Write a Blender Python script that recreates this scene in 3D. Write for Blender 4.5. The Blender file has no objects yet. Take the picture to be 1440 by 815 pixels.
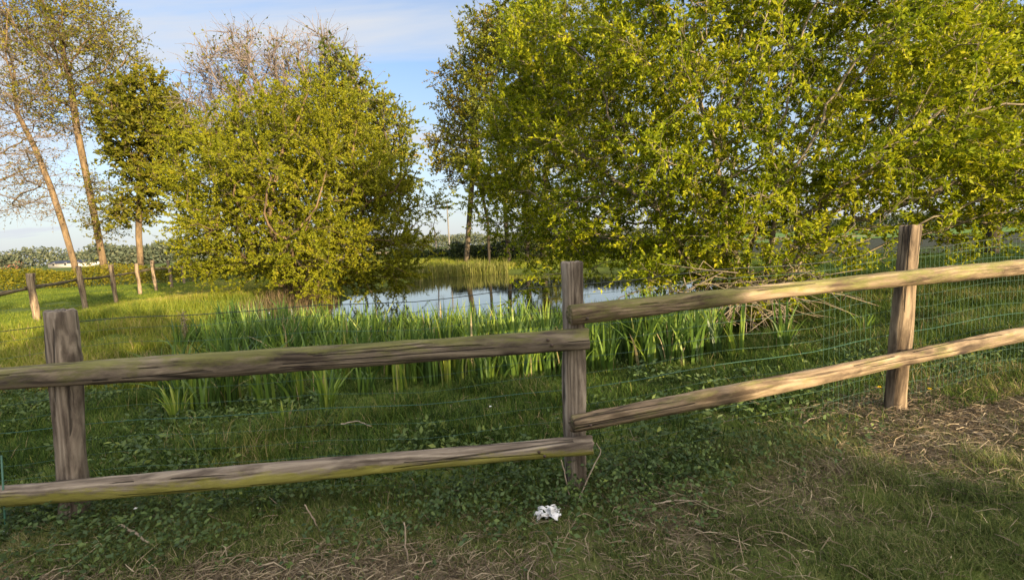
import bpy, math, random
import numpy as np
from mathutils import Matrix, Vector, Euler

SC = bpy.context.scene
COL = SC.collection
R = math.radians
rng = np.random.default_rng(7)
random.seed(7)

# ------------------------------------------------------------------ camera
CAMZ = 1.55
FPX = 680.0
PITCH, ROLL = 5.54, 2.67
cam_d = bpy.data.cameras.new('camera')
cam = bpy.data.objects.new('camera', cam_d)
COL.objects.link(cam)
cam_d.sensor_width = 36.0
cam_d.lens = FPX / 1440 * 36
cam_d.clip_start = 0.05
cam_d.clip_end = 8000
CM = Matrix.Translation((0, 0, CAMZ)) @ Matrix.Rotation(R(90 - PITCH), 4, 'X') @ Matrix.Rotation(R(-ROLL), 4, 'Z')
cam.matrix_world = CM
SC.camera = cam
CM3 = np.array(CM.to_3x3())


def ray(px, py):
    v = CM3 @ np.array([(px - 720) / FPX, -(py - 407.5) / FPX, -1.0])
    return v / v[1]


def at(px, py, depth):
    v = ray(px, py)
    return np.array([0, 0, CAMZ]) + v * depth


# ------------------------------------------------------------------ noise and terrain
def _h(ix, iy, s):
    n = (ix.astype(np.int64) * 374761393 + iy.astype(np.int64) * 668265263 + s * 974634777) & 0x7fffffff
    n = ((n ^ (n >> 13)) * 1274126177) & 0x7fffffff
    return ((n ^ (n >> 16)) & 0xffff) / 65535.0


def vn(x, y, s=0):
    x = np.asarray(x, float); y = np.asarray(y, float)
    ix = np.floor(x); iy = np.floor(y)
    fx = x - ix; fy = y - iy
    fx = fx * fx * (3 - 2 * fx); fy = fy * fy * (3 - 2 * fy)
    a = _h(ix, iy, s); b = _h(ix + 1, iy, s); c = _h(ix, iy + 1, s); d = _h(ix + 1, iy + 1, s)
    return (a * (1 - fx) + b * fx) * (1 - fy) + (c * (1 - fx) + d * fx) * fy


def fbm(x, y, s=0, o=3):
    t = 0; a = 0.5; n = 0
    for i in range(o):
        t = t + a * vn(x * 2 ** i, y * 2 ** i, s + i); n += a; a *= .5
    return t / n


def sst(a, b, x):
    t = np.clip((x - a) / (b - a), 0, 1)
    return t * t * (3 - 2 * t)


WATER = -0.36
FX = np.array([-9.0, -5.6, -2.61, 0.37, 2.84, 5.35, 9.0])
FY = np.array([3.0, 2.95, 2.9, 2.85, 3.6, 4.36, 5.45])


def fence_y(x):
    return np.interp(x, FX, FY)


def pond_e(x, y):
    """signed distance-like measure to the shore in metres (negative in the water)"""
    ang = np.arctan2(y - 20.0, x - 0.4)
    wob = 0.05 * np.sin(3 * ang + 1.0) + 0.03 * np.sin(7 * ang + .4) + 0.02 * np.sin(13 * ang)
    q = np.sqrt(((x - 0.4) / 8.0) ** 2 + ((y - 20.0) / 12.0) ** 2) - wob
    return (q - 1) * 9.5


def H(x, y):
    x = np.asarray(x, float); y = np.asarray(y, float)
    zb = 0.04 + 0.03 * np.clip(x, -5, 6)
    d = y - fence_y(x)
    inner = np.exp(-((x + 1) / 7.5) ** 4)
    zb = zb - 0.14 * sst(0.2, 3.0, d) * inner
    far = sst(9, 26, y)
    zb = zb * (1 - far) + far * 0.0
    zb = zb + 0.30 * np.exp(-(((x + 10.5) / 2.6) ** 2 + ((y - 13.5) / 5.0) ** 2))
    zb = zb + 0.35 * sst(34, 42, y) * np.exp(-((x - 1) / 26) ** 4) * (1 - sst(70, 120, y))
    zb = zb + 0.05 * (fbm(x * .5, y * .5, 3) - .5) + 0.035 * (fbm(x * 2.2, y * 2.2, 5) - .5) * (1 - sst(12, 30, y))
    zb = zb - .52 * np.exp(-((x - 3.75) / .95) ** 2 - ((y - 8.15) / .75) ** 2)
    e = pond_e(x, y)
    s = sst(-4.0, 1.6, e)
    return -1.05 * (1 - s) + zb * s


def ground(px, py):
    v = ray(px, py)
    z = 0.0
    p = None
    for i in range(40):
        t = (z - CAMZ) / v[2] if v[2] < -1e-4 else 400
        t = min(max(t, .3), 400)
        p = np.array([v[0] * t, v[1] * t])
        zn = float(H(p[0], p[1]))
        z = .5 * z + .5 * zn
    return np.array([p[0], p[1], float(H(p[0], p[1]))])


# ------------------------------------------------------------------ object helpers
def mk(name, V, faces, mat, parent=None, tint=None, smooth=False, loc=None, mw=None):
    V = np.asarray(V, np.float32).reshape(-1, 3)
    if not isinstance(faces, (list, tuple)):
        faces = [faces]
    me = bpy.data.meshes.new(name)
    loops = np.concatenate([np.asarray(f, np.int32).ravel() for f in faces])
    tot = np.concatenate([np.full(len(f), np.asarray(f).shape[1], np.int32) for f in faces])
    start = np.concatenate([[0], np.cumsum(tot)[:-1]]).astype(np.int32)
    me.vertices.add(len(V)); me.vertices.foreach_set('co', V.ravel())
    me.loops.add(len(loops)); me.loops.foreach_set('vertex_index', loops)
    me.polygons.add(len(tot)); me.polygons.foreach_set('loop_start', start)
    if smooth:
        me.polygons.foreach_set('use_smooth', np.ones(len(tot), bool))
    me.update(calc_edges=True)
    if tint is not None:
        a = me.attributes.new('tint', 'FLOAT', 'POINT')
        a.data.foreach_set('value', np.asarray(tint, np.float32))
    me.materials.append(mat)
    o = bpy.data.objects.new(name, me)
    COL.objects.link(o)
    if parent is not None:
        o.parent = parent
    if loc is not None:
        o.location = loc
    if mw is not None:
        o.matrix_local = mw
    return o


def tag(o, label=None, cat=None, group=None, kind=None):
    if label: o['label'] = label
    if cat: o['category'] = cat
    if group: o['group'] = group
    if kind: o['kind'] = kind
    return o


def thing(name, label, cat, loc=(0, 0, 0), group=None):
    o = bpy.data.objects.new(name, None)
    COL.objects.link(o)
    o.empty_display_size = .2
    o.location = [float(c) for c in loc]
    return tag(o, label, cat, group)


def nrm(v):
    return v / np.maximum(np.linalg.norm(v, axis=-1, keepdims=True), 1e-9)


def rand_unit(n):
    return nrm(rng.normal(size=(n, 3)))


class MB:
    def __init__(s):
        s.v = []; s.q = []; s.t = []; s.n = 0

    def add(s, V, q=None, t=None):
        V = np.asarray(V, float).reshape(-1, 3)
        s.v.append(V)
        if q is not None and len(q): s.q.append(np.asarray(q) + s.n)
        if t is not None and len(t): s.t.append(np.asarray(t) + s.n)
        s.n += len(V)

    def tube(s, P, rad, sides=6, cap=True):
        P = np.asarray(P, float); n = len(P)
        rad = np.broadcast_to(rad, (n,))
        T = np.gradient(P, axis=0); T = nrm(T)
        ref = np.array([0, 0, 1.0]) if abs(T[0][2]) < .9 else np.array([1.0, 0, 0])
        U = nrm(np.cross(T, ref)); W = np.cross(T, U)
        a = np.arange(sides) / sides * 2 * math.pi
        V = P[:, None] + rad[:, None, None] * (np.cos(a)[None, :, None] * U[:, None] + np.sin(a)[None, :, None] * W[:, None])
        i = np.arange(n - 1)[:, None] * sides; j = np.arange(sides)[None]
        j2 = (j + 1) % sides
        q = np.stack([i + j, i + j2, i + sides + j2, i + sides + j], -1).reshape(-1, 4)
        V = V.reshape(-1, 3)
        t = []
        if cap:
            b = (n - 1) * sides
            t = [(b, b + k, b + k + 1) for k in range(1, sides - 1)]
        s.add(V, q, t)

    def box(s, x0, x1, y0, y1, z0, z1):
        V = [(x, y, z) for x in (x0, x1) for y in (y0, y1) for z in (z0, z1)]
        s.add(V, [(0, 1, 3, 2), (4, 6, 7, 5), (0, 4, 5, 1), (2, 3, 7, 6), (0, 2, 6, 4), (1, 5, 7, 3)])

    def build(s, name, mat, parent=None, smooth=False, **k):
        f = []
        if s.q: f.append(np.concatenate(s.q))
        if s.t: f.append(np.concatenate(s.t))
        return mk(name, np.concatenate(s.v), f, mat, parent, smooth=smooth, **k)


# ------------------------------------------------------------------ materials
def newmat(name):
    m = bpy.data.materials.new(name); m.use_nodes = True
    nt = m.node_tree
    for n in list(nt.nodes): nt.nodes.remove(n)
    out = nt.nodes.new('ShaderNodeOutputMaterial')
    return m, nt, out


def N(nt, t, **k):
    n = nt.nodes.new('ShaderNode' + t)
    for a, b in k.items():
        if a.startswith('i_'):
            n.inputs[a[2:].replace('_', ' ')].default_value = b
        else:
            setattr(n, a, b)
    return n


def ramp(nt, fac, stops, interp='LINEAR'):
    r = nt.nodes.new('ShaderNodeValToRGB')
    el = r.color_ramp.elements
    r.color_ramp.interpolation = interp
    while len(el) > 1: el.remove(el[-1])
    el[0].position = stops[0][0]; el[0].color = (*stops[0][1], 1)
    for p, c in stops[1:]:
        e = el.new(p); e.color = (*c, 1)
    nt.links.new(fac, r.inputs[0])
    return r.outputs[0]


def leafmat(name, stops, trans=0.3, rough=0.5, spec=0.25):
    m, nt, out = newmat(name)
    a = N(nt, 'Attribute', attribute_name='tint')
    c = ramp(nt, a.outputs['Fac'], stops)
    b = N(nt, 'BsdfPrincipled', i_Roughness=rough)
    b.inputs['Specular IOR Level'].default_value = spec
    nt.links.new(c, b.inputs['Base Color'])
    t = N(nt, 'BsdfTranslucent')
    nt.links.new(c, t.inputs['Color'])
    mx = N(nt, 'MixShader'); mx.inputs[0].default_value = trans
    nt.links.new(b.outputs[0], mx.inputs[1]); nt.links.new(t.outputs[0], mx.inputs[2])
    nt.links.new(mx.outputs[0], out.inputs[0])
    return m


def plain(name, col, rough=0.7, spec=0.3):
    m, nt, out = newmat(name)
    b = N(nt, 'BsdfPrincipled', i_Roughness=rough)
    b.inputs['Specular IOR Level'].default_value = spec
    tc = N(nt, 'TexCoord'); no = N(nt, 'TexNoise', i_Scale=9.0, i_Detail=4.0)
    nt.links.new(tc.outputs['Object'], no.inputs['Vector'])
    c = ramp(nt, no.outputs['Fac'], [(.3, tuple(x * .75 for x in col)), (.7, tuple(min(1, x * 1.2) for x in col))])
    nt.links.new(c, b.inputs['Base Color'])
    nt.links.new(b.outputs[0], out.inputs[0])
    return m


def barkmat(name, c1, c2, scale=6.0):
    m, nt, out = newmat(name)
    tc = N(nt, 'TexCoord'); mp = N(nt, 'Mapping'); mp.inputs['Scale'].default_value = (1, 1, .25)
    nt.links.new(tc.outputs['Object'], mp.inputs[0])
    no = N(nt, 'TexNoise', i_Scale=scale, i_Detail=6.0, i_Roughness=.65)
    nt.links.new(mp.outputs[0], no.inputs['Vector'])
    c = ramp(nt, no.outputs['Fac'], [(.32, c1), (.68, c2)])
    b = N(nt, 'BsdfPrincipled', i_Roughness=.9)
    b.inputs['Specular IOR Level'].default_value = .15
    nt.links.new(c, b.inputs['Base Color'])
    bp = N(nt, 'Bump', i_Strength=.6, i_Distance=.03)
    nt.links.new(no.outputs['Fac'], bp.inputs['Height']); nt.links.new(bp.outputs[0], b.inputs['Normal'])
    nt.links.new(b.outputs[0], out.inputs[0])
    return m


def woodmat(name, dark, mid, light, algae=None, algae_amt=0.45, low=0.0, axis='X', seed=0.0):
    """weathered fence timber: grain runs along the local axis; algae patches optional, low>0 keeps them to the underside"""
    m, nt, out = newmat(name)
    L = nt.links.new
    tc = N(nt, 'TexCoord')
    mp = N(nt, 'Mapping')
    mp.inputs['Location'].default_value = (seed, seed * .7, seed * 1.3)
    mp.inputs['Scale'].default_value = (1.9, 17, 17) if axis == 'X' else (17, 17, 1.9)
    L(tc.outputs['Object'], mp.inputs[0])
    warp = N(nt, 'TexNoise', i_Scale=.35, i_Detail=2.0); L(mp.outputs[0], warp.inputs['Vector'])
    addv = N(nt, 'VectorMath', operation='MULTIPLY_ADD')
    L(warp.outputs['Color'], addv.inputs[0]); addv.inputs[1].default_value = (4, 4, 4); L(mp.outputs[0], addv.inputs[2])
    g = N(nt, 'TexNoise', i_Scale=1.0, i_Detail=7.0, i_Roughness=.7); L(addv.outputs[0], g.inputs['Vector'])
    wv = N(nt, 'TexWave', i_Scale=.55, i_Distortion=7.0, i_Detail=2.5)
    wv.bands_direction = 'Z' if axis == 'X' else 'X'
    L(addv.outputs[0], wv.inputs['Vector'])
    mixf = N(nt, 'Math', operation='MULTIPLY_ADD'); L(wv.outputs['Fac'], mixf.inputs[0]); mixf.inputs[1].default_value = .16
    L(g.outputs['Fac'], mixf.inputs[2])
    base = ramp(nt, mixf.outputs[0], [(.38, dark), (.58, mid), (.8, light)])
    # broad weather stains
    mp2 = N(nt, 'Mapping'); mp2.inputs['Location'].default_value = (seed * 2, 3, seed)
    mp2.inputs['Scale'].default_value = (2.2, 9, 9) if axis == 'X' else (9, 9, 2.2)
    L(tc.outputs['Object'], mp2.inputs[0])
    st = N(nt, 'TexNoise', i_Scale=1.0, i_Detail=5.0, i_Roughness=.6); L(mp2.outputs[0], st.inputs['Vector'])
    sm = ramp(nt, st.outputs['Fac'], [(.38, (.34, .32, .31)), (.50, (1, 1, 1))])
    mul = N(nt, 'MixRGB', blend_type='MULTIPLY'); mul.inputs[0].default_value = .85
    L(base, mul.inputs[1]); L(sm, mul.inputs[2])
    col = mul.outputs[0]
    # long drying cracks
    mp3 = N(nt, 'Mapping'); mp3.inputs['Location'].default_value = (seed, seed, seed)
    mp3.inputs['Scale'].default_value = (.9, 30, 30) if axis == 'X' else (30, 30, .9)
    L(tc.outputs['Object'], mp3.inputs[0])
    ck = N(nt, 'TexVoronoi', i_Scale=.55, feature='DISTANCE_TO_EDGE'); L(mp3.outputs[0], ck.inputs['Vector'])
    ckw = N(nt, 'Math', operation='MULTIPLY'); L(ck.outputs['Distance'], ckw.inputs[0]); ckw.inputs[1].default_value = 1.0
    ckn = N(nt, 'TexNoise', i_Scale=.5); L(mp2.outputs[0], ckn.inputs['Vector'])
    ckg = N(nt, 'Math', operation='GREATER_THAN'); L(ckn.outputs['Fac'], ckg.inputs[0]); ckg.inputs[1].default_value = .53
    cm = ramp(nt, ck.outputs['Distance'], [(0, (.9, .9, .9)), (.065, (0, 0, 0))])
    cmm = N(nt, 'Math', operation='MULTIPLY'); L(cm, cmm.inputs[0]); L(ckg.outputs[0], cmm.inputs[1])
    mc = N(nt, 'MixRGB'); L(cmm.outputs[0], mc.inputs[0]); L(col, mc.inputs[1]); mc.inputs[2].default_value = (.025, .02, .017, 1)
    col = mc.outputs[0]
    # knots
    mpk = N(nt, 'Mapping'); mpk.inputs['Location'].default_value = (seed * 3, .3, .1)
    mpk.inputs['Scale'].default_value = (2.4, 7, 7) if axis == 'X' else (7, 7, 2.4)
    L(tc.outputs['Object'], mpk.inputs[0])
    kv = N(nt, 'TexVoronoi', i_Scale=.8); L(mpk.outputs[0], kv.inputs['Vector'])
    km = ramp(nt, kv.outputs['Distance'], [(.06, (1, 1, 1)), (.16, (0, 0, 0))])
    mk_ = N(nt, 'MixRGB'); L(km, mk_.inputs[0]); L(col, mk_.inputs[1]); mk_.inputs[2].default_value = (.05, .035, .03, 1)
    col = mk_.outputs[0]
    if algae:
        sx = N(nt, 'SeparateXYZ'); L(tc.outputs['Object'], sx.inputs[0])
        zz = N(nt, 'Math', operation='MULTIPLY_ADD'); L(sx.outputs['Z'], zz.inputs[0]); zz.inputs[1].default_value = -low * 6
        an = N(nt, 'TexNoise', i_Scale=5.5, i_Detail=7.0, i_Roughness=.75)
        mpa = N(nt, 'Mapping'); mpa.inputs['Location'].default_value = (seed * 5, 1, 2); mpa.inputs['Scale'].default_value = (.6, 2.2, 2.2)
        L(tc.outputs['Object'], mpa.inputs[0]); L(mpa.outputs[0], an.inputs['Vector'])
        L(an.outputs['Fac'], zz.inputs[2])
        am = ramp(nt, zz.outputs[0], [(.62 - algae_amt * .35, (0, 0, 0)), (.78 - algae_amt * .35, (.85, .85, .85))])
        ma = N(nt, 'MixRGB'); L(am, ma.inputs[0]); L(col, ma.inputs[1])
        ac = ramp(nt, g.outputs['Fac'], [(.3, tuple(c * .45 for c in algae)), (.65, algae)])
        L(ac, ma.inputs[2])
        col = ma.outputs[0]
    b = N(nt, 'BsdfPrincipled', i_Roughness=.82)
    b.inputs['Specular IOR Level'].default_value = .2
    L(col, b.inputs['Base Color'])
    hs = N(nt, 'Math', operation='SUBTRACT'); L(g.outputs['Fac'], hs.inputs[0]); L(cmm.outputs[0], hs.inputs[1])
    bp = N(nt, 'Bump', i_Strength=.9, i_Distance=.012); L(hs.outputs[0], bp.inputs['Height'])
    L(bp.outputs[0], b.inputs['Normal'])
    L(b.outputs[0], out.inputs[0])
    return m


# ------------------------------------------------------------------ sun and sky
SUN_EL = 10.5
SUN_AZ = 141.0                        # clockwise from the view direction: behind the right shoulder
UX, UY = -math.sin(R(180 - SUN_AZ)), math.cos(R(180 - SUN_AZ))      # horizontal travel of the light
sd = bpy.data.lights.new('sun', 'SUN')
sun = bpy.data.objects.new('sun', sd); COL.objects.link(sun)
sd.energy = 5.0; sd.angle = R(.5); sd.color = (1.0, .78, .48)
ce = math.cos(R(SUN_EL))
tv = Vector((UX * ce, UY * ce, -math.sin(R(SUN_EL))))
sun.rotation_euler = tv.to_track_quat('-Z', 'Y').to_euler()
sun.location = (20, -30, 30)

w = bpy.data.worlds.new('World'); SC.world = w; w.use_nodes = True
nt = w.node_tree
bg = nt.nodes['Background']
sky = nt.nodes.new('ShaderNodeTexSky'); sky.sky_type = 'NISHITA'; sky.sun_disc = False
sky.sun_elevation = R(SUN_EL); sky.sun_rotation = R(SUN_AZ)
sky.air_density = 1.0; sky.dust_density = 1.2; sky.ozone_density = 1.3
bg.inputs[1].default_value = .15
tc = N(nt, 'TexCoord')
sx = N(nt, 'SeparateXYZ'); nt.links.new(tc.outputs['Generated'], sx.inputs[0])
# cirrus: project the direction on a high plane, stretch it, threshold
zc = N(nt, 'Math', operation='MAXIMUM'); nt.links.new(sx.outputs['Z'], zc.inputs[0]); zc.inputs[1].default_value = .0
zo = N(nt, 'Math', operation='ADD'); nt.links.new(zc.outputs[0], zo.inputs[0]); zo.inputs[1].default_value = .12
dv = N(nt, 'VectorMath', operation='DIVIDE'); nt.links.new(tc.outputs['Generated'], dv.inputs[0])
cb = N(nt, 'CombineXYZ')
for k in 'XYZ': nt.links.new(zo.outputs[0], cb.inputs[k])
nt.links.new(cb.outputs[0], dv.inputs[1])
mp = N(nt, 'Mapping'); mp.inputs['Rotation'].default_value = (0, 0, R(-38)); mp.inputs['Scale'].default_value = (.45, 1.5, 0)
nt.links.new(dv.outputs[0], mp.inputs[0])
cn = N(nt, 'TexNoise', i_Scale=1.3, i_Detail=6.0, i_Roughness=.55, i_Distortion=.7); nt.links.new(mp.outputs[0], cn.inputs['Vector'])
cmask = ramp(nt, cn.outputs['Fac'], [(.34, (0, 0, 0)), (.50, (.40, .40, .40)), (.66, (.95, .95, .95))])
hz = ramp(nt, zc.outputs[0], [(0.0, (.85, .85, .85)), (.14, (.52, .52, .52)), (.36, (.12, .12, .12))])
mx0 = N(nt, 'Math', operation='MAXIMUM'); nt.links.new(cmask, mx0.inputs[0]); nt.links.new(hz, mx0.inputs[1])
cl = N(nt, 'MixRGB'); nt.links.new(mx0.outputs[0], cl.inputs[0]); skm = N(nt, 'MixRGB', blend_type='MULTIPLY'); skm.inputs[0].default_value = 1; skm.inputs[2].default_value = (.58, .65, .78, 1)
nt.links.new(sky.outputs[0], skm.inputs[1]); nt.links.new(skm.outputs[0], cl.inputs[1])
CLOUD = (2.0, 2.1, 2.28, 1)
dt = N(nt, 'VectorMath', operation='DOT_PRODUCT'); nt.links.new(tc.outputs['Generated'], dt.inputs[0])
dt.inputs[1].default_value = (-tv.x, -tv.y, -tv.z)
dm = N(nt, 'MapRange'); nt.links.new(dt.outputs['Value'], dm.inputs[0])
dm.inputs[1].default_value = -.3; dm.inputs[2].default_value = 1.0; dm.inputs[3].default_value = 0.0; dm.inputs[4].default_value = 1.0
cc_ = ramp(nt, dm.outputs[0], [(0, CLOUD[:3]), (.45, (3.2, 3.2, 3.2)), (1, (12, 10.4, 8.4))])  # cloud brightened towards the sun, added as fill from behind the view
ov = ramp(nt, zc.outputs[0], [(.5, (1, 1, 1)), (.8, (1.9, 1.9, 1.9))])  # unseen brighter cloud veil overhead, added as fill light
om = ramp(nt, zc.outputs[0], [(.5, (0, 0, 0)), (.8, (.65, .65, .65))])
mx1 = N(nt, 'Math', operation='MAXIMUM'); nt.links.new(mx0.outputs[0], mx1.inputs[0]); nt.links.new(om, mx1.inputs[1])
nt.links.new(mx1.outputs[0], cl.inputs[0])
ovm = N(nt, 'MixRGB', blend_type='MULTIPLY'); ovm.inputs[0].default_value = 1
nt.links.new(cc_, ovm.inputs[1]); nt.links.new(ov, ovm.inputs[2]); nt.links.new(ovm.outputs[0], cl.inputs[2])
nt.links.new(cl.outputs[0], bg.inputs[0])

SC.view_settings.view_transform = 'Standard'
SC.view_settings.look = 'None'
SC.view_settings.exposure = 1.32
SC.view_settings.gamma = 1
SC.view_settings.use_curve_mapping = False
cy = SC.cycles
cy.max_bounces = 6; cy.diffuse_bounces = 3; cy.glossy_bounces = 3; cy.transmission_bounces = 3; cy.transparent_max_bounces = 4
cy.caustics_reflective = False; cy.caustics_refractive = False
cy.sample_clamp_indirect = 4

# ------------------------------------------------------------------ ground sheet
def axis(lo, hi, fine_lo, fine_hi, step, grow):
    a = list(np.arange(fine_lo, fine_hi, step))
    s = step; v = a[-1]
    while v < hi:
        s *= grow; v += s; a.append(v)
    s = step; v = a[0]; b = []
    while v > lo:
        s *= grow; v -= s; b.append(v)
    return np.array(b[::-1] + a)


gx = axis(-3000, 3000, -7, 8, .09, 1.045)
gy = axis(-400, 4000, .2, 12, .09, 1.04)
GX, GY = np.meshgrid(gx, gy)
GZ = H(GX, GY)
nx, ny = len(gx), len(gy)
ii = np.arange(ny - 1)[:, None] * nx + np.arange(nx - 1)[None]
gq = np.stack([ii, ii + 1, ii + nx + 1, ii + nx], -1).reshape(-1, 4)


def straw_w(x, y):
    """bare, strawy ground along the foot of the fence"""
    d = y - fence_y(x)
    band = np.exp(-((d + .62 + .25 * (fbm(x * .9, y * .9, 31) - .5)) / .42) ** 2)
    left = 1.3 * sst(.3, -.8, x) * sst(-.42, -.8, d)
    near = np.exp(-((x - 3.0) ** 2 / .5 + (d + .1) ** 2 / .2)) + .7 * np.exp(-((x - 4.6) ** 2 / .8 + (d + .35) ** 2 / .12))
    wgt = (.75 * band * (.35 + .65 * sst(.2, .9, x)) * sst(4.5, 3.2, x) + left + near) * sst(.34, .62, fbm(x * 1.6, y * 1.6, 37) + .16)
    return np.clip(wgt, 0, 1)


gs = straw_w(GX, GY).ravel()
m, nt, out = newmat('meadow soil')
L = nt.links.new
tc = N(nt, 'TexCoord')
n1 = N(nt, 'TexNoise', i_Scale=.35, i_Detail=6.0, i_Roughness=.6); L(tc.outputs['Object'], n1.inputs['Vector'])
n2 = N(nt, 'TexNoise', i_Scale=9.0, i_Detail=8.0, i_Roughness=.7); L(tc.outputs['Object'], n2.inputs['Vector'])
ga = ramp(nt, n2.outputs['Fac'], [(.3, (.03, .045, .012)), (.5, (.065, .095, .018)), (.72, (.12, .135, .04))])
gb = ramp(nt, n2.outputs['Fac'], [(.3, (.05, .07, .014)), (.5, (.10, .13, .022)), (.72, (.17, .165, .05))])
mg = N(nt, 'MixRGB'); L(n1.outputs['Fac'], mg.inputs[0]); L(ga, mg.inputs[1]); L(gb, mg.inputs[2])
so = ramp(nt, n2.outputs['Fac'], [(.3, (.05, .038, .027)), (.5, (.14, .11, .075)), (.7, (.26, .21, .15))])
at_ = N(nt, 'Attribute', attribute_name='tint')
ms = N(nt, 'MixRGB'); L(at_.outputs['Fac'], ms.inputs[0]); L(mg.outputs[0], ms.inputs[1]); L(so, ms.inputs[2])
b = N(nt, 'BsdfPrincipled', i_Roughness=.95); b.inputs['Specular IOR Level'].default_value = .1
L(ms.outputs[0], b.inputs['Base Color'])
bp = N(nt, 'Bump', i_Strength=.8, i_Distance=.04); L(n2.outputs['Fac'], bp.inputs['Height']); L(bp.outputs[0], b.inputs['Normal'])
L(b.outputs[0], out.inputs[0])
M_GROUND = m
o = mk('ground', np.stack([GX, GY, GZ], -1), gq, M_GROUND, tint=gs, smooth=True); tag(o, kind='structure')

# pond water
m, nt, out = newmat('pond water')
L = nt.links.new
tc = N(nt, 'TexCoord')
mpw = N(nt, 'Mapping'); mpw.inputs['Scale'].default_value = (1.0, 1.6, 1); L(tc.outputs['Object'], mpw.inputs[0])
n1 = N(nt, 'TexNoise', i_Scale=2.6, i_Detail=3.0); L(mpw.outputs[0], n1.inputs['Vector'])
b = N(nt, 'BsdfPrincipled', i_Roughness=.02, i_IOR=1.45)
b.inputs['Base Color'].default_value = (.020, .022, .012, 1)
b.inputs['Specular IOR Level'].default_value = .9
bp = N(nt, 'Bump', i_Strength=.04, i_Distance=.05); L(n1.outputs['Fac'], bp.inputs['Height']); L(bp.outputs[0], b.inputs['Normal'])
L(b.outputs[0], out.inputs[0])
M_WATER = m
th = np.linspace(0, 2 * math.pi, 90, endpoint=False)
WV = np.stack([.4 + 9.6 * np.cos(th), 20.3 + 14.6 * np.sin(th), np.full(90, WATER)], -1)
o = mk('pond_water', np.vstack([[[.4, 20.3, WATER]], WV]), np.array([(0, 1 + k, 1 + (k + 1) % 90) for k in range(90)]), M_WATER)
tag(o, kind='structure')

# ------------------------------------------------------------------ trees
def colonize(stems, A, step, kill, infl, maxit=140, jit=.18, trop=(0, 0, .0), maxchild=3):
    P = []; par = []
    for st in stems:
        st = np.asarray(st, float)
        seg = np.linalg.norm(np.diff(st, axis=0), axis=1); cum = np.concatenate([[0], np.cumsum(seg)])
        n = max(2, int(cum[-1] / step) + 1)
        tt = np.linspace(0, cum[-1], n)
        pts = np.stack([np.interp(tt, cum, st[:, k]) for k in range(3)], -1)
        for k, p in enumerate(pts):
            par.append(len(P) - 1 if k else -1); P.append(p)
    pos = np.array(P); par = list(par)
    cc = np.zeros(len(pos), int)
    for p in par:
        if p >= 0: cc[p] += 1
    D = np.linalg.norm(A[:, None] - pos[None], axis=2)
    near = D.argmin(1); dist = D.min(1)
    keep = dist > kill; A = A[keep]; near = near[keep]; dist = dist[keep]
    trop = np.array(trop)
    for it in range(maxit):
        if len(A) == 0: break
        act = dist < infl
        if not act.any(): break
        v = nrm(A[act] - pos[near[act]])
        S = np.zeros((len(pos), 3)); np.add.at(S, near[act], v)
        g = np.unique(near[act]); g = g[cc[g] < maxchild]
        if len(g) == 0: break
        d = nrm(nrm(S[g]) + jit * rng.normal(size=(len(g), 3)) + trop)
        new = pos[g] + step * d
        base = len(pos)
        pos = np.vstack([pos, new]); par.extend(g.tolist()); cc[g] += 1
        cc = np.concatenate([cc, np.zeros(len(g), int)])
        D = np.linalg.norm(A[:, None] - new[None], axis=2)
        m_ = D.min(1); a_ = D.argmin(1)
        up = m_ < dist
        near[up] = base + a_[up]; dist[up] = m_[up]
        keep = dist > kill
        A = A[keep]; near = near[keep]; dist = dist[keep]
    return pos, np.array(par)


def clumped(A, per, sig):
    """gather points into clumps so the crown has masses of leaf and gaps between them"""
    k = max(8, len(A) // per)
    C = A[rng.choice(len(A), k, replace=False)]
    s = sig * (.6 + .8 * rng.random((k, 1)))
    j = rng.integers(0, k, len(A))
    P = C[j] + rng.normal(size=A.shape) * s[j]
    return np.where(rng.random((len(A), 1)) < .82, P, A)


def lobes_pts(lobes, n, shell=.45):
    """random points in a set of ellipsoids (cx,cy,cz,rx,ry,rz), denser towards their outside"""
    vol = np.array([l[3] * l[4] * l[5] for l in lobes]); vol = vol ** .8; vol /= vol.sum()
    out = []
    for l, f in zip(lobes, vol):
        k = max(4, int(n * f))
        r = rng.random(k) ** shell
        p = rand_unit(k) * r[:, None] * np.array(l[3:6]) + np.array(l[:3])
        out.append(p)
    return np.vstack(out)


def branches_mesh(pos, par, r0, rb, e=2.35, minr=0.0):
    n = len(pos)
    acc = np.zeros(n); has = np.zeros(n, bool)
    for p in par:
        if p >= 0: has[p] = True
    acc[~has] = 1.0
    for i in range(n - 1, -1, -1):
        if par[i] >= 0: acc[par[i]] += acc[i]
    q = acc ** (1 / e)
    rad = r0 + (rb - r0) * (q - 1) / max(q.max() - 1, 1e-6)
    child = [[] for _ in range(n)]
    for i, p in enumerate(par):
        if p >= 0: child[p].append(i)
    mb = MB()
    starts = [(None, i) for i in range(n) if par[i] < 0]
    while starts:
        p, i = starts.pop()
        ch = [] if p is None else [p]
        cur = i
        while True:
            ch.append(cur)
            cs = child[cur]
            if not cs: break
            cs = sorted(cs, key=lambda c: -rad[c])
            for c in cs[1:]: starts.append((cur, c))
            cur = cs[0]
        if len(ch) < 2: continue
        rr = rad[ch].copy()
        if p is not None: rr[0] = rr[1]
        if rr[0] < minr: continue
        pp = pos[ch].copy()
        mb.tube(pp, rr, 9 if rr.max() > .12 else (6 if rr.max() > .04 else 4))
    return mb, rad


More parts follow.
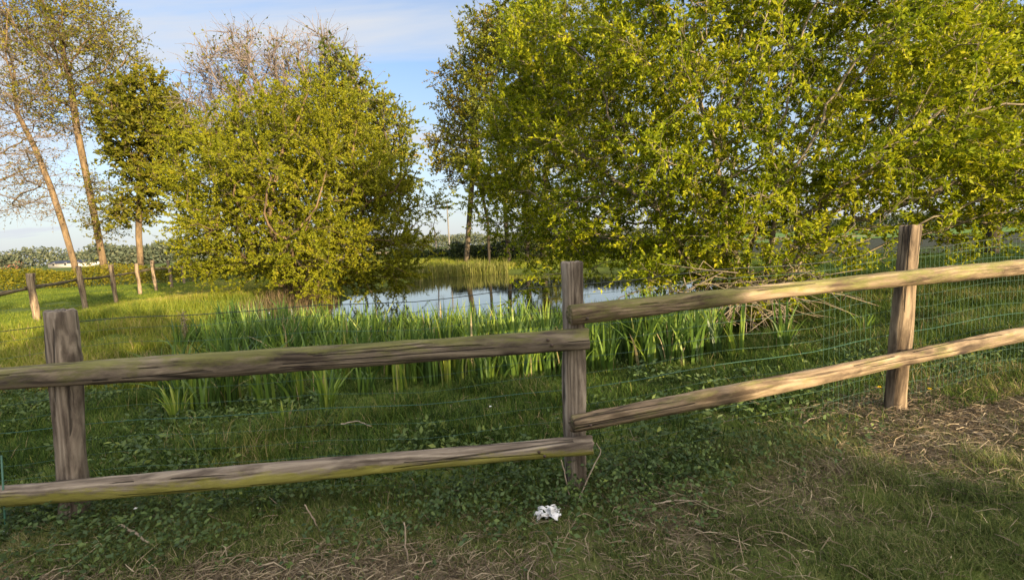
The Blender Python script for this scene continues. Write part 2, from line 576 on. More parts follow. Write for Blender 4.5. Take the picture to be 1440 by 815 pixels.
def twigs_leaves(pos, par, rad, thr, per, tl, nleaf, ll, lw, bias=(0, 0, .2), twr=.004, droop=.1, spread=.9, up=.35, center=None):
    """twigs out of the thin nodes and leaves along them; returns twig mesh arrays and leaf arrays"""
    idx = np.where((rad < thr) & (par >= 0))[0]
    cnt = rng.poisson(per, len(idx))
    b = np.repeat(idx, cnt)
    n = len(b)
    nd = nrm(pos[b] - pos[par[b]])
    d = nrm(nd * .55 + spread * rng.normal(size=(n, 3)) * .75 + np.array(bias))
    if center is not None:
        d = nrm(d + .5 * nrm(pos[b] - np.array(center)))
    f = rng.random((n, 1))
    p0 = pos[par[b]] * (1 - f) + pos[b] * f
    ln = tl * (.45 + rng.random((n, 1)) * 1.0)
    p1 = p0 + d * ln * .5 + rng.normal(size=(n, 3)) * ln * .05
    p2 = p0 + d * ln - np.array([0, 0, droop]) * ln + rng.normal(size=(n, 3)) * ln * .08
    # twig prisms
    U = nrm(np.cross(d, rand_unit(n))); W = np.cross(d, U)
    V = []
    for p, r in ((p0, twr * 1.6), (p1, twr), (p2, twr * .4)):
        for k in range(3):
            a = 2 * math.pi * k / 3
            V.append(p + r * (math.cos(a) * U + math.sin(a) * W))
    V = np.stack(V, 1).reshape(-1, 3)
    o = np.arange(n)[:, None] * 9
    q = np.concatenate([np.stack([o[:, 0] + s + k, o[:, 0] + s + (k + 1) % 3, o[:, 0] + s + 3 + (k + 1) % 3, o[:, 0] + s + 3 + k], -1)
                        for s in (0, 3) for k in range(3)])
    # leaves
    k = nleaf
    c = rng.poisson(k, n)
    li = np.repeat(np.arange(n), c)
    t = rng.random((len(li), 1)) ** .8
    t = .12 + .88 * t
    lp = (1 - t) ** 2 * p0[li] + 2 * t * (1 - t) * p1[li] + t * t * p2[li]
    ld = nrm(d[li] * .7 + rng.normal(size=(len(li), 3)) * .75 + np.array([0, 0, up * .3]))
    return (V, q), lp, ld, li, n


def leaves_mesh(lp, ld, ll, lw, tint, up=.5):
    n = len(lp)
    nn = nrm(rng.normal(size=(n, 3)) * .9 + np.array([-UX * .55, -UY * .55, up]) * (rng.random((n, 1)) < .7))
    side = nrm(np.cross(ld, nn)); nn = np.cross(side, ld)
    s = (.6 + .8 * rng.random((n, 1)))
    l = ll * s; w_ = lw * s
    v0 = lp
    v1 = lp + ld * l * .45 + side * w_ * .5 + nn * w_ * .12
    v2 = lp + ld * l - nn * l * .10
    v3 = lp + ld * l * .45 - side * w_ * .5 + nn * w_ * .12
    V = np.stack([v0, v1, v2, v3], 1).reshape(-1, 3)
    q = np.arange(n * 4).reshape(-1, 4)
    return V, q, np.repeat(tint, 4)


def make_tree(name, label, cat, base, stems, lobes, natt, step, kill, infl, r0, rb, bark, leafm,
              thr, per, tl, nleaf, ll, lw, tint=(.5, .25), group=None, twr=.004, droop=.1, bias=(0, 0, .2), up=.5,
              jit=.18, shell=.45, e=2.35, tintfn=None, maxchild=3, twigm=None, clump=None):
    base = np.array(base, float)
    A = lobes_pts(lobes, natt, shell)
    if clump: A = clumped(A, *clump)
    pos, par = colonize(stems, A, step, kill, infl, jit=jit, maxchild=maxchild)
    mb, rad = branches_mesh(pos, par, r0, rb, e)
    t = thing(name, label, cat, base, group)
    (V, q), lp, ld, li, n = twigs_leaves(pos, par, rad, thr, per, tl, nleaf, ll, lw, bias=bias, twr=twr, droop=droop)
    if twigm is None:
        mb.add(V, q)
    else:
        mk('twigs', V - base, q, twigm, t)
    mb.v = [v - base for v in mb.v]
    mb.build('trunk', bark, t, smooth=True)
    if nleaf > 0 and leafm is not None:
        twt = rng.normal(size=n) * tint[1] * .6
        ti = tint[0] + twt[li] + rng.normal(size=len(li)) * tint[1] * .5
        sc_ = max(.5, ll * 9)
        ti = ti + .38 * (fbm((lp[:, 0] + lp[:, 1] * .6) / sc_, (lp[:, 2] + lp[:, 1] * .3) / sc_, 17) - .5)
        if tintfn is not None: ti = ti + tintfn(lp)
        V, q, ti = leaves_mesh(lp - base, ld, ll, lw, np.clip(ti, 0, 1), up)
        mk('crown', V, q, leafm, t, tint=ti)
    print(name, len(pos), 'nodes', n, 'twigs', len(lp), 'leaves')
    return t


M_BARK = barkmat('grey brown bark', (.06, .05, .038), (.17, .135, .095))
M_BARK_W = barkmat('warm bark', (.06, .043, .028), (.25, .175, .10), 4.5)
M_BARK_D = barkmat('dark bark', (.025, .021, .016), (.07, .058, .042))
M_TWIG = barkmat('pale twig bark', (.12, .10, .075), (.30, .25, .17))
M_TWIG_V = barkmat('violet grey twig bark', (.13, .105, .095), (.27, .22, .19))

M_L_WILLOW = leafmat('willow leaf', [(0, (.08, .115, .006)), (.35, (.18, .23, .008)), (.7, (.31, .335, .010)), (1, (.44, .42, .02))], .42, .6, .12)
M_L_BUSH = leafmat('sallow leaf', [(0, (.06, .075, .008)), (.4, (.165, .185, .010)), (.75, (.26, .26, .012)), (1, (.34, .29, .025))], .40, .6, .12)
M_L_FIELD = leafmat('field tree leaf', [(0, (.055, .07, .006)), (.5, (.135, .14, .010)), (1, (.24, .20, .02))], .35, .6, .12)
M_L_BUD = leafmat('bronze young leaf', [(0, (.10, .075, .03)), (.5, (.15, .13, .03)), (1, (.24, .17, .07))], .3)
M_L_FAR = leafmat('far bank leaf', [(0, (.06, .085, .015)), (.5, (.18, .20, .014)), (.8, (.27, .24, .016)), (1, (.32, .20, .03))], .36)
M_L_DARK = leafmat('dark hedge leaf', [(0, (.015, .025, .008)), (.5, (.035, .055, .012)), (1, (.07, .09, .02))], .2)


def stem(p0, d, length, bend=.25, n=4):
    pts = [np.array(p0, float)]; d = nrm(np.array(d, float))
    for i in range(n):
        d = nrm(d + rng.normal(size=3) * bend * .4 + np.array([0, 0, .12]))
        pts.append(pts[-1] + d * length / n)
    return pts


# big willow right of the pond
WB = np.array([4.25, 9.0, float(H(4.25, 9.0)) - .05])
st = []
for k in range(11):
    a = k / 11 * 2 * math.pi + rng.random() * .4
    sp = .35 + .55 * rng.random()
    st.append(stem(WB + np.array([math.cos(a), math.sin(a), 0]) * (.12 + .2 * rng.random()),
                   (math.cos(a) * sp, math.sin(a) * sp, .8), 1.5 + 1.2 * rng.random()))
lob = [(4.6, 9.0, 4.2, 3.2, 2.8, 2.9), (7.6, 9.4, 4.0, 2.8, 2.6, 2.4), (2.7, 9.4, 3.4, 1.9, 2.2, 2.2), (3.9, 7.7, 2.0, 2.1, 1.2, 1.15),
       (6.6, 7.9, 2.5, 2.4, 1.5, 1.1), (9.8, 9.8, 4.6, 2.6, 2.6, 2.9), (3.2, 9.8, 5.9, 2.1, 2.0, 1.6), (6.2, 9.5, 6.3, 3.0, 2.4, 1.4),
       (8.8, 8.3, 2.6, 1.9, 1.4, 1.0), (2.2, 8.6, 2.0, 1.2, 1.2, 1.0), (4.9, 7.2, 3.3, 2.2, 1.0, 1.4),
       (3.2, 7.9, 1.1, 1.1, .8, .6), (4.2, 7.3, 1.6, 1.4, .7, .6), (11.5, 10.0, 4.2, 2.0, 2.2, 2.8), (10.5, 8.8, 2.15, 1.7, 1.2, .8), (7.0, 7.4, 2.0, 1.8, 1.0, .6), (8.6, 8.2, 1.95, 1.8, 1.1, .7),
       (1.5, 11.0, 3.1, 1.5, 1.5, 1.7), (.5, 12.2, 3.5, 1.4, 1.6, 1.8), (1.3, 11.6, 5.4, 1.8, 1.8, 1.8), (1.1, 11.2, 1.6, 1.3, 1.2, .8), (2.4, 9.6, 1.5, 1.1, 1.0, .7),
       (4.6, 8.1, .95, 1.2, .7, .5), (3.3, 8.2, .95, .9, .7, .5), (5.9, 8.5, 1.25, 1.1, .8, .55), (2.4, 9.0, 1.05, .8, .8, .5),
       (5.6, 9.6, 2.2, 2.5, 1.5, 1.0), (8.2, 9.6, 2.5, 2.2, 1.5, .9), (2.5, 10.2, 2.4, 1.6, 1.2, 1.0), (.3, 12.2, 2.0, 1.5, 1.2, .9), (1.4, 11.2, 2.3, 1.4, 1.2, 1.0), (.2, 12.6, 4.6, 1.4, 1.5, 1.5)]
make_tree('willow_tree', 'big bright green many-stemmed willow filling the right of the view behind the fence', 'tree', WB, st, lob,
          5200, .24, .30, 3.5, .005, .075, M_TWIG, M_L_WILLOW, .016, 4.6, .50, 29, .074, .032, tint=(.5, .28), twr=.003, droop=.15, clump=(22, .27))

# sallow bush on the left shore
SB = ground(430, 417)
dS = SB[1]


def lobe_px(px, py, depth, rpx, rpy, rdepth):
    c = at(px, py, depth); s = depth / FPX
    return (c[0], c[1], c[2], rpx * s, rdepth, rpy * s)


st = []
for k in range(10):
    a = k / 10 * 2 * math.pi
    sp = .4 + .5 * rng.random()
    st.append(stem(SB + np.array([math.cos(a), math.sin(a), 0]) * .3, (math.cos(a) * sp, math.sin(a) * sp, .8), 2.2 + rng.random() * 1.5))
lob = [lobe_px(430, 240, dS, 105, 100, 3.2), lobe_px(340, 290, dS, 80, 95, 2.6), lobe_px(500, 300, dS, 82, 85, 2.6), lobe_px(310, 365, dS - 1, 52, 32, 1.6),
       lobe_px(430, 330, dS - 1.6, 110, 72, 1.6), lobe_px(470, 200, dS + .5, 65, 48, 2.0), lobe_px(385, 212, dS + .5, 70, 40, 2.0), lobe_px(535, 340, dS - .5, 50, 52, 1.6),
       lobe_px(285, 235, dS + 1, 34, 60, 2.0), lobe_px(380, 385, dS - 1.5, 60, 22, 1.0), lobe_px(560, 270, dS, 30, 40, 1.4), lobe_px(575, 350, dS, 26, 30, 1.2), lobe_px(265, 300, dS, 22, 30, 1.2), lobe_px(330, 190, dS, 26, 26, 1.2), lobe_px(505, 235, dS - 2, 35, 30, 1.0), lobe_px(385, 250, dS - 2.4, 40, 30, 1.0)]
make_tree('sallow_bush', 'broad rounded yellow-green sallow bush standing on the left shore of the pond', 'bush', SB, st, lob,
          3300, .36, .45, 6, .008, .13, M_BARK_W, M_L_BUSH, .028, 5.4, .85, 52, .078, .038, tint=(.55, .2), twr=.003, twigm=M_BARK, clump=(24, .45))

# half bare tree behind the sallow
dB = dS + 5.5
BB = ground(432, 405); BB = at(425, 372, dB); BB[2] = float(H(BB[0], BB[1]))
top = at(400, 200, dB)
st = [[BB, BB * .6 + top * .4 + np.array([.2, 0, 0]), top], [BB + np.array([.5, .2, 0]), at(470, 210, dB)]]
lob = [lobe_px(365, 122, dB, 80, 72, 3.0), lobe_px(305, 140, dB, 45, 52, 2.2), lobe_px(450, 115, dB, 65, 60, 2.6), lobe_px(400, 190, dB, 120, 50, 2.6)]
make_tree('bare_tree', 'mostly bare grey-twigged tree rising behind the rounded yellow-green sallow bush', 'tree', BB, st, lob,
          1500, .42, .5, 7, .010, .20, M_TWIG_V, M_L_FIELD, .05, 7.5, .9, .8, .12, .07, tint=(.5, .25), twr=.009, bias=(0, 0, .5))
# leafy tree whose shoulder shows right of the sallow
dL = dS + 4
LB = at(448, 372, dL); LB[2] = float(H(LB[0], LB[1]))
lob = [lobe_px(530, 175, dL, 48, 50, 2.0), lobe_px(555, 215, dL, 30, 45, 1.8), lobe_px(490, 130, dL, 40, 35, 1.6), lobe_px(535, 260, dL, 45, 45, 2.0), lobe_px(475, 85, dL, 22, 25, 1.0)]
make_tree('slim_tree', 'tall slim leafy tree showing its olive crown above the right shoulder of the sallow bush', 'tree', LB, [[LB, at(478, 310, dL), at(518, 245, dL)]], lob,
          700, .4, .5, 7, .011, .16, M_BARK, M_L_FAR, .04, 5, .8, 10, .18, .09, tint=(.45, .25), twr=.006)

# three field trees at the left
dT = 34.0


def field_tree(name, label, trunkpx, lobs, natt, leafm, nleaf, ll, lw, tint, bark, rb, twr, per=3.2, tl=1.2, bias=(0, 0, .3), thr=.05, twm=None):
    pts = [at(x, y, dT + dd) for x, y, dd in trunkpx]
    b0 = pts[0].copy(); b0[2] = float(H(b0[0], b0[1]))
    pts = [b0] + pts
    return make_tree(name, label, 'tree', b0, [pts], [lobe_px(x, y, dT + dd, a, b_, c) for x, y, dd, a, b_, c in lobs], int(natt * 1.7), .45, .6, 9, .012, rb * .46,
                     bark, leafm, thr, per, tl, nleaf, ll, lw, tint=tint, twr=twr, bias=bias, twigm=twm)


field_tree('oak_tree', 'leaning tall field tree with almost bare pinkish twigs at the left edge',
           [(105, 372, 0), (90, 320, 0), (72, 265, 0), (50, 210, 0), (25, 160, 0)],
           [(20, 150, 0, 75, 110, 4), (-10, 60, 0, 80, 90, 4), (40, 255, -1, 50, 60, 3.5), (-20, 250, 0, 60, 70, 4)], 560, M_L_BUD, 2.2, .13, .08, (.6, .25), M_BARK_W, .40, .007, per=3.4, twm=M_TWIG_V)
field_tree('oak_tree', 'tallest field tree, straight ochre trunk and thin crown of bronze and olive young leaves',
           [(146, 372, 2), (134, 310, 2), (122, 250, 2), (108, 180, 2), (98, 110, 2)],
           [(100, 60, 2, 85, 75, 4.5), (60, 10, 2, 80, 60, 4.5), (150, 70, 2, 50, 50, 3.5), (110, 140, 2, 80, 50, 4), (150, 290, 1, 45, 40, 2.5)], 900, M_L_FIELD, 6.0, .16, .09, (.62, .3), M_BARK_W, .48, .007, per=3.6, twm=M_BARK)
field_tree('oak_tree', 'shorter field tree with compact dense dark green crown, right of the two tall trees',
           [(198, 372, 0), (195, 330, 0), (196, 280, 0), (196, 240, 0)],
           [(205, 165, 0, 62, 52, 3.2), (185, 205, 0, 42, 40, 2.4), (240, 185, 0, 40, 40, 2.4), (205, 125, 0, 35, 22, 2), (215, 250, 0, 45, 28, 2.2), (188, 296, 0, 34, 20, 2)], 620, M_L_FIELD, 18, .22, .12, (.50, .22), M_BARK_W, .42, .009, tl=.9, per=4.2, twm=M_BARK)

# trees on the far bank
dF = 35.0
st = []
for px in (688, 716, 742, 764):
    b0 = at(px, 371, dF); b0[2] = float(H(b0[0], b0[1]))
    st.append([b0, b0 + np.array([.1 * rng.normal(), 0, 3.0]), b0 + np.array([(px - 725) * .012, .3, 6.5])])
b0 = np.array([st[1][0][0], st[1][0][1], st[1][0][2]])
lob = [lobe_px(740, 110, dF, 90, 110, 4), lobe_px(820, 120, dF, 90, 120, 4), lobe_px(700, 190, dF - 1, 65, 80, 3), lobe_px(760, 230, dF - 2, 100, 60, 3),
       lobe_px(705, 245, dF - 2, 40, 40, 2.5), lobe_px(765, 312, dF - 2.5, 50, 28, 1.8), lobe_px(800, 315, dF - 2.5, 60, 30, 1.8), lobe_px(840, 230, dF - 2, 80, 60, 3), lobe_px(760, 20, dF, 55, 45, 3)]
make_tree('alder_tree', 'tall green tree with several dark trunks standing on the far bank beyond the centre post', 'tree', b0, st, lob,
          2000, .55, .7, 9, .012, .24, M_BARK_D, M_L_FAR, .05, 4.4, 1.1, 24, .17, .085, tint=(.45, .2), twr=.006, clump=(22, .7))
OB = at(655, 358, dF + 3); OB[2] = float(H(OB[0], OB[1]))
lob = [lobe_px(655, 130, dF + 2, 42, 65, 2.5), lobe_px(640, 215, dF + 2, 40, 50, 2.5), lobe_px(690, 60, dF + 2, 32, 50, 2.5)]
make_tree('maple_tree', 'slender tree with orange tinged leaves on the far bank, left of the tall green tree', 'tree', OB, [[OB, at(662, 280, dF + 2), at(668, 190, dF + 2)]], lob,
          650, .5, .65, 9, .012, .20, M_BARK, M_L_FAR, .05, 5, 1.0, 14, .17, .09, tint=(.75, .25), twr=.008)

# field tree at the right edge, dark trunk under the willow's skirt
RB = at(1392, 352, 21); RB[2] = float(H(RB[0], RB[1]))
dR = RB[1]
lob = [lobe_px(1390, 170, dR, 110, 90, 3), lobe_px(1330, 230, dR, 80, 60, 2.5), lobe_px(1460, 220, dR, 80, 70, 3), lobe_px(1400, 70, dR, 100, 70, 3)]
make_tree('ash_tree', 'field tree with a short dark trunk at the right edge, behind the willow', 'tree', RB, [[RB, RB + np.array([.1, 0, 2.4])]], lob,
          800, .5, .6, 9, .012, .3, M_BARK_D, M_L_WILLOW, .045, 4.6, .9, 12, .19, .085, tint=(.4, .2), twr=.006)

# ------------------------------------------------------------------ post and rail fence
def wood_rod(length, ry, rz, flat=0.0, seed=0, sides=24, rings=40, axis='X', taper=0.0, wob=.006, endjit=.004):
    """a slightly irregular pole: elliptical section with a flattened face, capped ends; runs along local X (or Z)"""
    r_ = np.random.default_rng(seed)
    u = np.linspace(0, 1, rings)
    a = np.arange(sides) / sides * 2 * math.pi
    ca, sa = np.cos(a), np.sin(a)
    k1, k2, k3 = r_.random(3) * 10
    V = []
    ring_u = [0, 0] + list(u[1:-1]) + [1, 1]
    for j, t in enumerate(ring_u):
        s = 1 - taper * t
        edge = .90 if j in (0, len(ring_u) - 1) else 1.0
        x = length * t
        if j == 1: x += .006
        if j == len(ring_u) - 2: x -= .006
        rad = 1 + wob / ry * (np.sin(2 * a + k1 + t * 5) * .6 + np.sin(3 * a + k2 + t * 9) * .5 + .8 * math.sin(k3 + t * 11))
        rad = rad + wob / ry * .35 * r_.normal(size=sides)
        yy = ry * s * ca * rad * edge; zz = rz * s * sa * rad * edge
        if flat > 0:
            lim = ry * (1 - flat)
            yy = np.where(yy < -lim, -lim + (yy + lim) * .25, yy)
        cxw = wob * 1.2 * math.sin(t * 6 + k1); czw = wob * 1.6 * math.sin(t * 5 + k2)
        xx = x + (endjit * r_.normal(size=sides) if j in (0, len(ring_u) - 1) else 0)
        V.append(np.stack([np.full(sides, 0) + xx, yy + cxw, zz + czw], -1))
    n = len(V)
    V = np.concatenate(V)
    i = np.arange(n - 1)[:, None] * sides; j = np.arange(sides)[None]; j2 = (j + 1) % sides
    q = np.stack([i + j, i + j2, i + sides + j2, i + sides + j], -1).reshape(-1, 4)
    c0 = len(V); V = np.vstack([V, V[:sides].mean(0), V[-sides:].mean(0)])
    t = np.array([(c0, (k + 1) % sides, k) for k in range(sides)] + [(c0 + 1, (n - 1) * sides + k, (n - 1) * sides + (k + 1) % sides) for k in range(sides)])
    if axis == 'Z':
        V = np.stack([V[:, 2], V[:, 1], V[:, 0]], -1)
        q = q[:, ::-1]; t = t[:, ::-1]
    return V, [q, t]


GREY = ((.075, .058, .045), (.20, .162, .125), (.35, .295, .23))
TAN = ((.07, .05, .033), (.205, .15, .098), (.345, .265, .17))
BROWN = ((.05, .04, .03), (.15, .12, .088), (.28, .228, .165))
ALG = (.17, .17, .05)
ALG2 = (.30, .28, .05)
M_POST = [woodmat('post timber a', *GREY, axis='Z', seed=1.3), woodmat('post timber b', *GREY, axis='Z', seed=6.1), woodmat('post timber c', *TAN, axis='Z', seed=3.7)]
M_RAIL = {'tl': woodmat('top rail brown', *BROWN, algae=ALG, algae_amt=.40, low=-.30, seed=2.2),
          'bl': woodmat('bottom rail algae', *GREY, algae=ALG2, algae_amt=.60, low=.8, seed=4.4),
          'tr': woodmat('top rail tan', *TAN, algae=ALG, algae_amt=.50, low=-.2, seed=7.9),
          'br': woodmat('bottom rail tan', *TAN, algae=ALG, algae_amt=.32, low=0, seed=9.3)}
M_NAIL = plain('rusty nail', (.05, .03, .02), .6, .5)
M_DARKWOOD = woodmat('field fence timber', (.07, .05, .035), (.22, .165, .11), (.38, .29, .19), axis='Z', seed=5.5)
M_DARKRAIL = woodmat('field fence rail', (.06, .05, .03), (.15, .12, .07), (.24, .19, .12), seed=8.5)

fence = thing('post_and_rail_fence', 'weathered timber post and rail fence with round rails crossing the whole foreground', 'fence', (.37, 2.85, float(H(.37, 2.85))))
FB = np.array(fence.location)


def frame_mw(o, xdir, up=(0, 0, 1)):
    x = Vector([float(c) for c in xdir]).normalized(); z = Vector(up)
    y = z.cross(x).normalized(); z = x.cross(y)
    m_ = Matrix((x, y, z)).transposed().to_4x4()
    m_.translation = Vector([float(c) for c in o])
    return m_


def post(toppx, botpx, depth, ry, seed, mat, world=None):
    if world is None:
        tp = at(*toppx, depth); bt = at(*botpx, depth)
    else:
        bt, tp = [np.array(v, float) for v in world]
    d = nrm(tp - bt)
    bt = bt - d * .12
    ln = float(np.linalg.norm(tp - bt))
    V, f = wood_rod(ln, ry, ry * 1.02, flat=.12, seed=seed, axis='Z', wob=.004, rings=30)
    z = Vector([float(c) for c in d]); y = Vector((0, 1, 0)); x = y.cross(z).normalized(); y = z.cross(x)
    mw = Matrix((x, y, z)).transposed().to_4x4(); mw.translation = Vector([float(c) for c in bt - FB])
    return mk('post', V, f, mat, fence, smooth=True, mw=mw)


pL = post((85, 436), (107, 735), 2.90, .077, 11, M_POST[1])
pM = post((803, 368), (812, 695), 2.85, .066, 12, M_POST[0])
pR = post((1281, 317), (1257, 586), 3.60, .068, 13, M_POST[2])
for x in (-5.6, 5.35):
    y = float(fence_y(x)); z = float(H(x, y))
    post(None, None, None, .07, 14 + int(x), M_POST[1], world=((x, y, z), (x, y, z + 1.32)))


def rail(p0, p1, r, seed, mat, nails=(), flat=.1, ry=None):
    p0 = np.array(p0) ; p1 = np.array(p1)
    ln = float(np.linalg.norm(p1 - p0))
    V, f = wood_rod(ln, ry or r * .8, r, flat=flat, seed=seed, rings=60, wob=.0045)
    mw = frame_mw(p0 - FB, p1 - p0)
    o = mk('rail', V, f, mat, fence, smooth=True, mw=mw)
    for (t, dz) in nails:
        mb = MB(); yy = -(ry or r * .8) * .98
        mb.tube([(t, yy + .01, dz), (t, yy - .004, dz)], .009, 8)
        mb.build('nail', M_NAIL, o)
    return o


def extend(pa, pb, dist):
    d = nrm(pb - pa)
    return pb + d * dist


# left hand rails: from beyond the picture to the centre post
a, b_ = at(85, 528, 2.775), at(828, 474, 2.735)
rail(extend(b_, a, 3.1), b_, .066, 21, M_RAIL['tl'], nails=((5.95, .012), (5.97, -.02)))
a, b_ = at(85, 689, 2.775), at(833, 626, 2.735)
rail(extend(b_, a, 3.1), b_, .062, 22, M_RAIL['bl'], nails=((5.97, .01), (6.0, -.018)))
# right hand rails: from the centre post to beyond the picture
a, b_ = at(801, 443, 2.735), at(1281, 391, 3.475)
rail(a, extend(a, b_, 2.75), .056, 23, M_RAIL['tr'], nails=((.09, -.022),))
a, b_ = at(804, 595, 2.735), at(1281, 502, 3.475)
rail(a, extend(a, b_, 2.75), .055, 24, M_RAIL['br'], nails=((.10, -.015),))

# ------------------------------------------------------------------ green wire netting behind the rails
M_WIRE = plain('green coated wire', (.03, .105, .07), .4, .5)
M_MESH = plain('fine green wire', (.05, .115, .08), .5, .4)
M_WIRE_D = plain('dark tension wire', (.03, .04, .035), .5, .4)
net = thing('wire_netting', 'fine green welded wire netting fixed behind the timber rails', 'wire fence', (.37, 2.95, float(H(.37, 2.95))))
NB = np.array(net.location)
nxs = np.concatenate([np.arange(-5.6, 8.6, .05)])
nyy = np.interp(nxs, FX, FY + .1)
zg = 0.04 + 0.03 * np.clip(nxs, -5, 6)
sag = .014 * np.sin(nxs * 2.1) + .010 * np.sin(nxs * 4.7 + 1) + .010 * (fbm(nxs * 5, nxs * 0, 141) - .5)


def wire_line(mb, hgt, r, k=4):
    P = np.stack([nxs, nyy + .004 * np.sin(nxs * 3 + hgt * 9), zg + hgt + sag * (1 + .3 * math.sin(hgt * 20))], -1)[::k] - NB
    mb.tube(P, r, 4)


mb = MB(); wire_line(mb, 1.215, .0024); mb.build('top_wire', M_WIRE_D, net)
mb = MB(); wire_line(mb, .56, .0022); mb.build('tension_wire', M_WIRE, net)
mb = MB()
for hgt in np.arange(.05, 1.2, .1):
    if abs(hgt - .55) < .02: continue
    wire_line(mb, hgt, .0011)
for k in range(0, len(nxs)):
    x = nxs[k]
    if x < 2.25: continue
    r = .00095
    P = [(x, nyy[k], zg[k] + .02 + sag[k]), (x, nyy[k], zg[k] + .6 + sag[k]), (x, nyy[k], zg[k] + 1.215 + sag[k])]
    mb.tube(np.array(P) - NB, r, 3, cap=False)
mb.build('mesh', M_MESH, net)

# ------------------------------------------------------------------ post and rail fence across the left field
fpx = [(52, 456, 43, 384), (121, 438, 110, 374), (164, 426, 155, 372), (197, 414, 192, 370), (220, 409, 213, 366), (242, 404, 236, 366), (259, 399, 255, 366), (272, 395, 269, 365)]
ff = None
tops = []
for k, (bx, by, tx, ty) in enumerate(fpx):
    g_ = ground(bx, by)
    if ff is None:
        ff = thing('field_fence', 'post and rail fence with a thin rail running away across the left field', 'fence', g_)
        F2 = np.array(ff.location)
    tp = at(tx, ty, g_[1])
    V, f = wood_rod(float(np.linalg.norm(tp - g_)) + .1, .075, .075, seed=40 + k, axis='Z', rings=14, sides=14, wob=.008)
    d = nrm(tp - g_); z = Vector([float(c) for c in d]); y = Vector((0, 1, 0)); x = y.cross(z).normalized(); y = z.cross(x)
    mw = Matrix((x, y, z)).transposed().to_4x4(); mw.translation = Vector([float(c) for c in g_ - d * .1 - F2])
    mk('post', V, f, M_DARKWOOD, ff, smooth=True, mw=mw)
    tops.append((g_, tp))
g0, t0 = tops[0]; g1, t1 = tops[1]
tops = [(g0 * 2 - g1, t0 * 2 - t1)] + tops
for k in range(len(tops) - 1):
    (ga_, ta_), (gb_, tb_) = tops[k], tops[k + 1]
    for f_ in (.70,):
        if k > 6: continue
        off = np.array([-.14, -.05, 0])
        pa = ga_ + (ta_ - ga_) * f_ + off; pb = gb_ + (tb_ - gb_) * f_ + off
        V, f = wood_rod(float(np.linalg.norm(pb - pa)), .025, .042, seed=60 + k, rings=12, sides=10)
        mk('rail', V, f, M_DARKRAIL, ff, smooth=True, mw=frame_mw(pa - F2, pb - pa))

# ------------------------------------------------------------------ grass, sedge, irises
M_GRASS = leafmat('rough grass', [(0, (.020, .040, .010)), (.35, (.050, .092, .015)), (.65, (.105, .155, .022)), (.85, (.20, .20, .05)), (1, (.34, .26, .14))], .3, .6, .12)
M_LAWN = leafmat('lawn grass', [(0, (.045, .065, .020)), (.35, (.10, .135, .035)), (.6, (.15, .185, .045)), (.78, (.24, .225, .09)), (1, (.44, .36, .22))], .3, .6, .12)
M_GRASS_L = leafmat('bank grass', [(0, (.07, .11, .014)), (.4, (.16, .21, .020)), (.7, (.27, .28, .03)), (.88, (.33, .28, .07)), (1, (.42, .31, .14))], .35, .55)
M_IRIS = leafmat('iris leaf', [(0, (.045, .09, .022)), (.45, (.11, .19, .032)), (.75, (.21, .29, .035)), (.93, (.34, .38, .07)), (1, (.40, .32, .16))], .35, .42, .35)
M_REED = leafmat('pale reed', [(0, (.10, .13, .02)), (.5, (.19, .20, .04)), (1, (.32, .27, .11))], .35, .5)
M_SEDGE = leafmat('brown sedge', [(0, (.05, .05, .02)), (.5, (.12, .085, .045)), (1, (.22, .16, .09))], .25, .7)
M_STRAW = leafmat('dry straw', [(0, (.06, .042, .026)), (.5, (.19, .145, .09)), (1, (.42, .34, .23))], .15, .7)
M_NETTLE = leafmat('nettle leaf', [(0, (.035, .06, .024)), (.5, (.075, .12, .035)), (.85, (.13, .18, .04)), (1, (.19, .23, .05))], .25, .5)


def blades(P, h, w, lean, segs=2, az=None, tint=None, droop=1.0):
    """tapering ribbons; P (n,3) roots"""
    n = len(P)
    if az is None: az = rng.random(n) * 2 * math.pi
    dirn = np.stack([np.cos(az), np.sin(az), np.zeros(n)], -1)
    fa = az + math.pi / 2 + rng.normal(size=n) * .6
    side = np.stack([np.cos(fa), np.sin(fa), np.zeros(n)], -1)
    V = []
    for k in range(segs + 1):
        t = k / segs
        off = dirn * (h * lean * t ** (1 + droop))[:, None]
        z = h * t * np.sqrt(np.maximum(1 - (lean * t * .75) ** 2, .05))
        c = P + off; c = c.copy(); c[:, 2] += z
        if k < segs:
            ww = w * (1 - .55 * t ** 1.5) * .5
            V += [c - side * ww[:, None], c + side * ww[:, None]]
        else:
            V.append(c)
    V = np.stack(V, 1)
    m_ = V.shape[1]
    o = (np.arange(n) * m_)[:, None]
    q = [np.concatenate([o + 2 * k, o + 2 * k + 1, o + 2 * k + 3, o + 2 * k + 2], 1) for k in range(segs - 1)]
    t_ = np.concatenate([o + 2 * segs - 2, o + 2 * segs - 1, o + 2 * segs], 1)
    return V.reshape(-1, 3), ([np.concatenate(q)] if q else []) + [t_], (None if tint is None else np.repeat(tint, m_))


def scatter(x0, x1, y0, y1, n, fn=None):
    x = x0 + (x1 - x0) * rng.random(n); y = y0 + (y1 - y0) * rng.random(n)
    if fn is not None:
        k = rng.random(n) < fn(x, y); x, y = x[k], y[k]
    return x, y


def in_view(x, y, m_=1.12):
    return np.abs(x) < 1.07 * m_ * y + .6


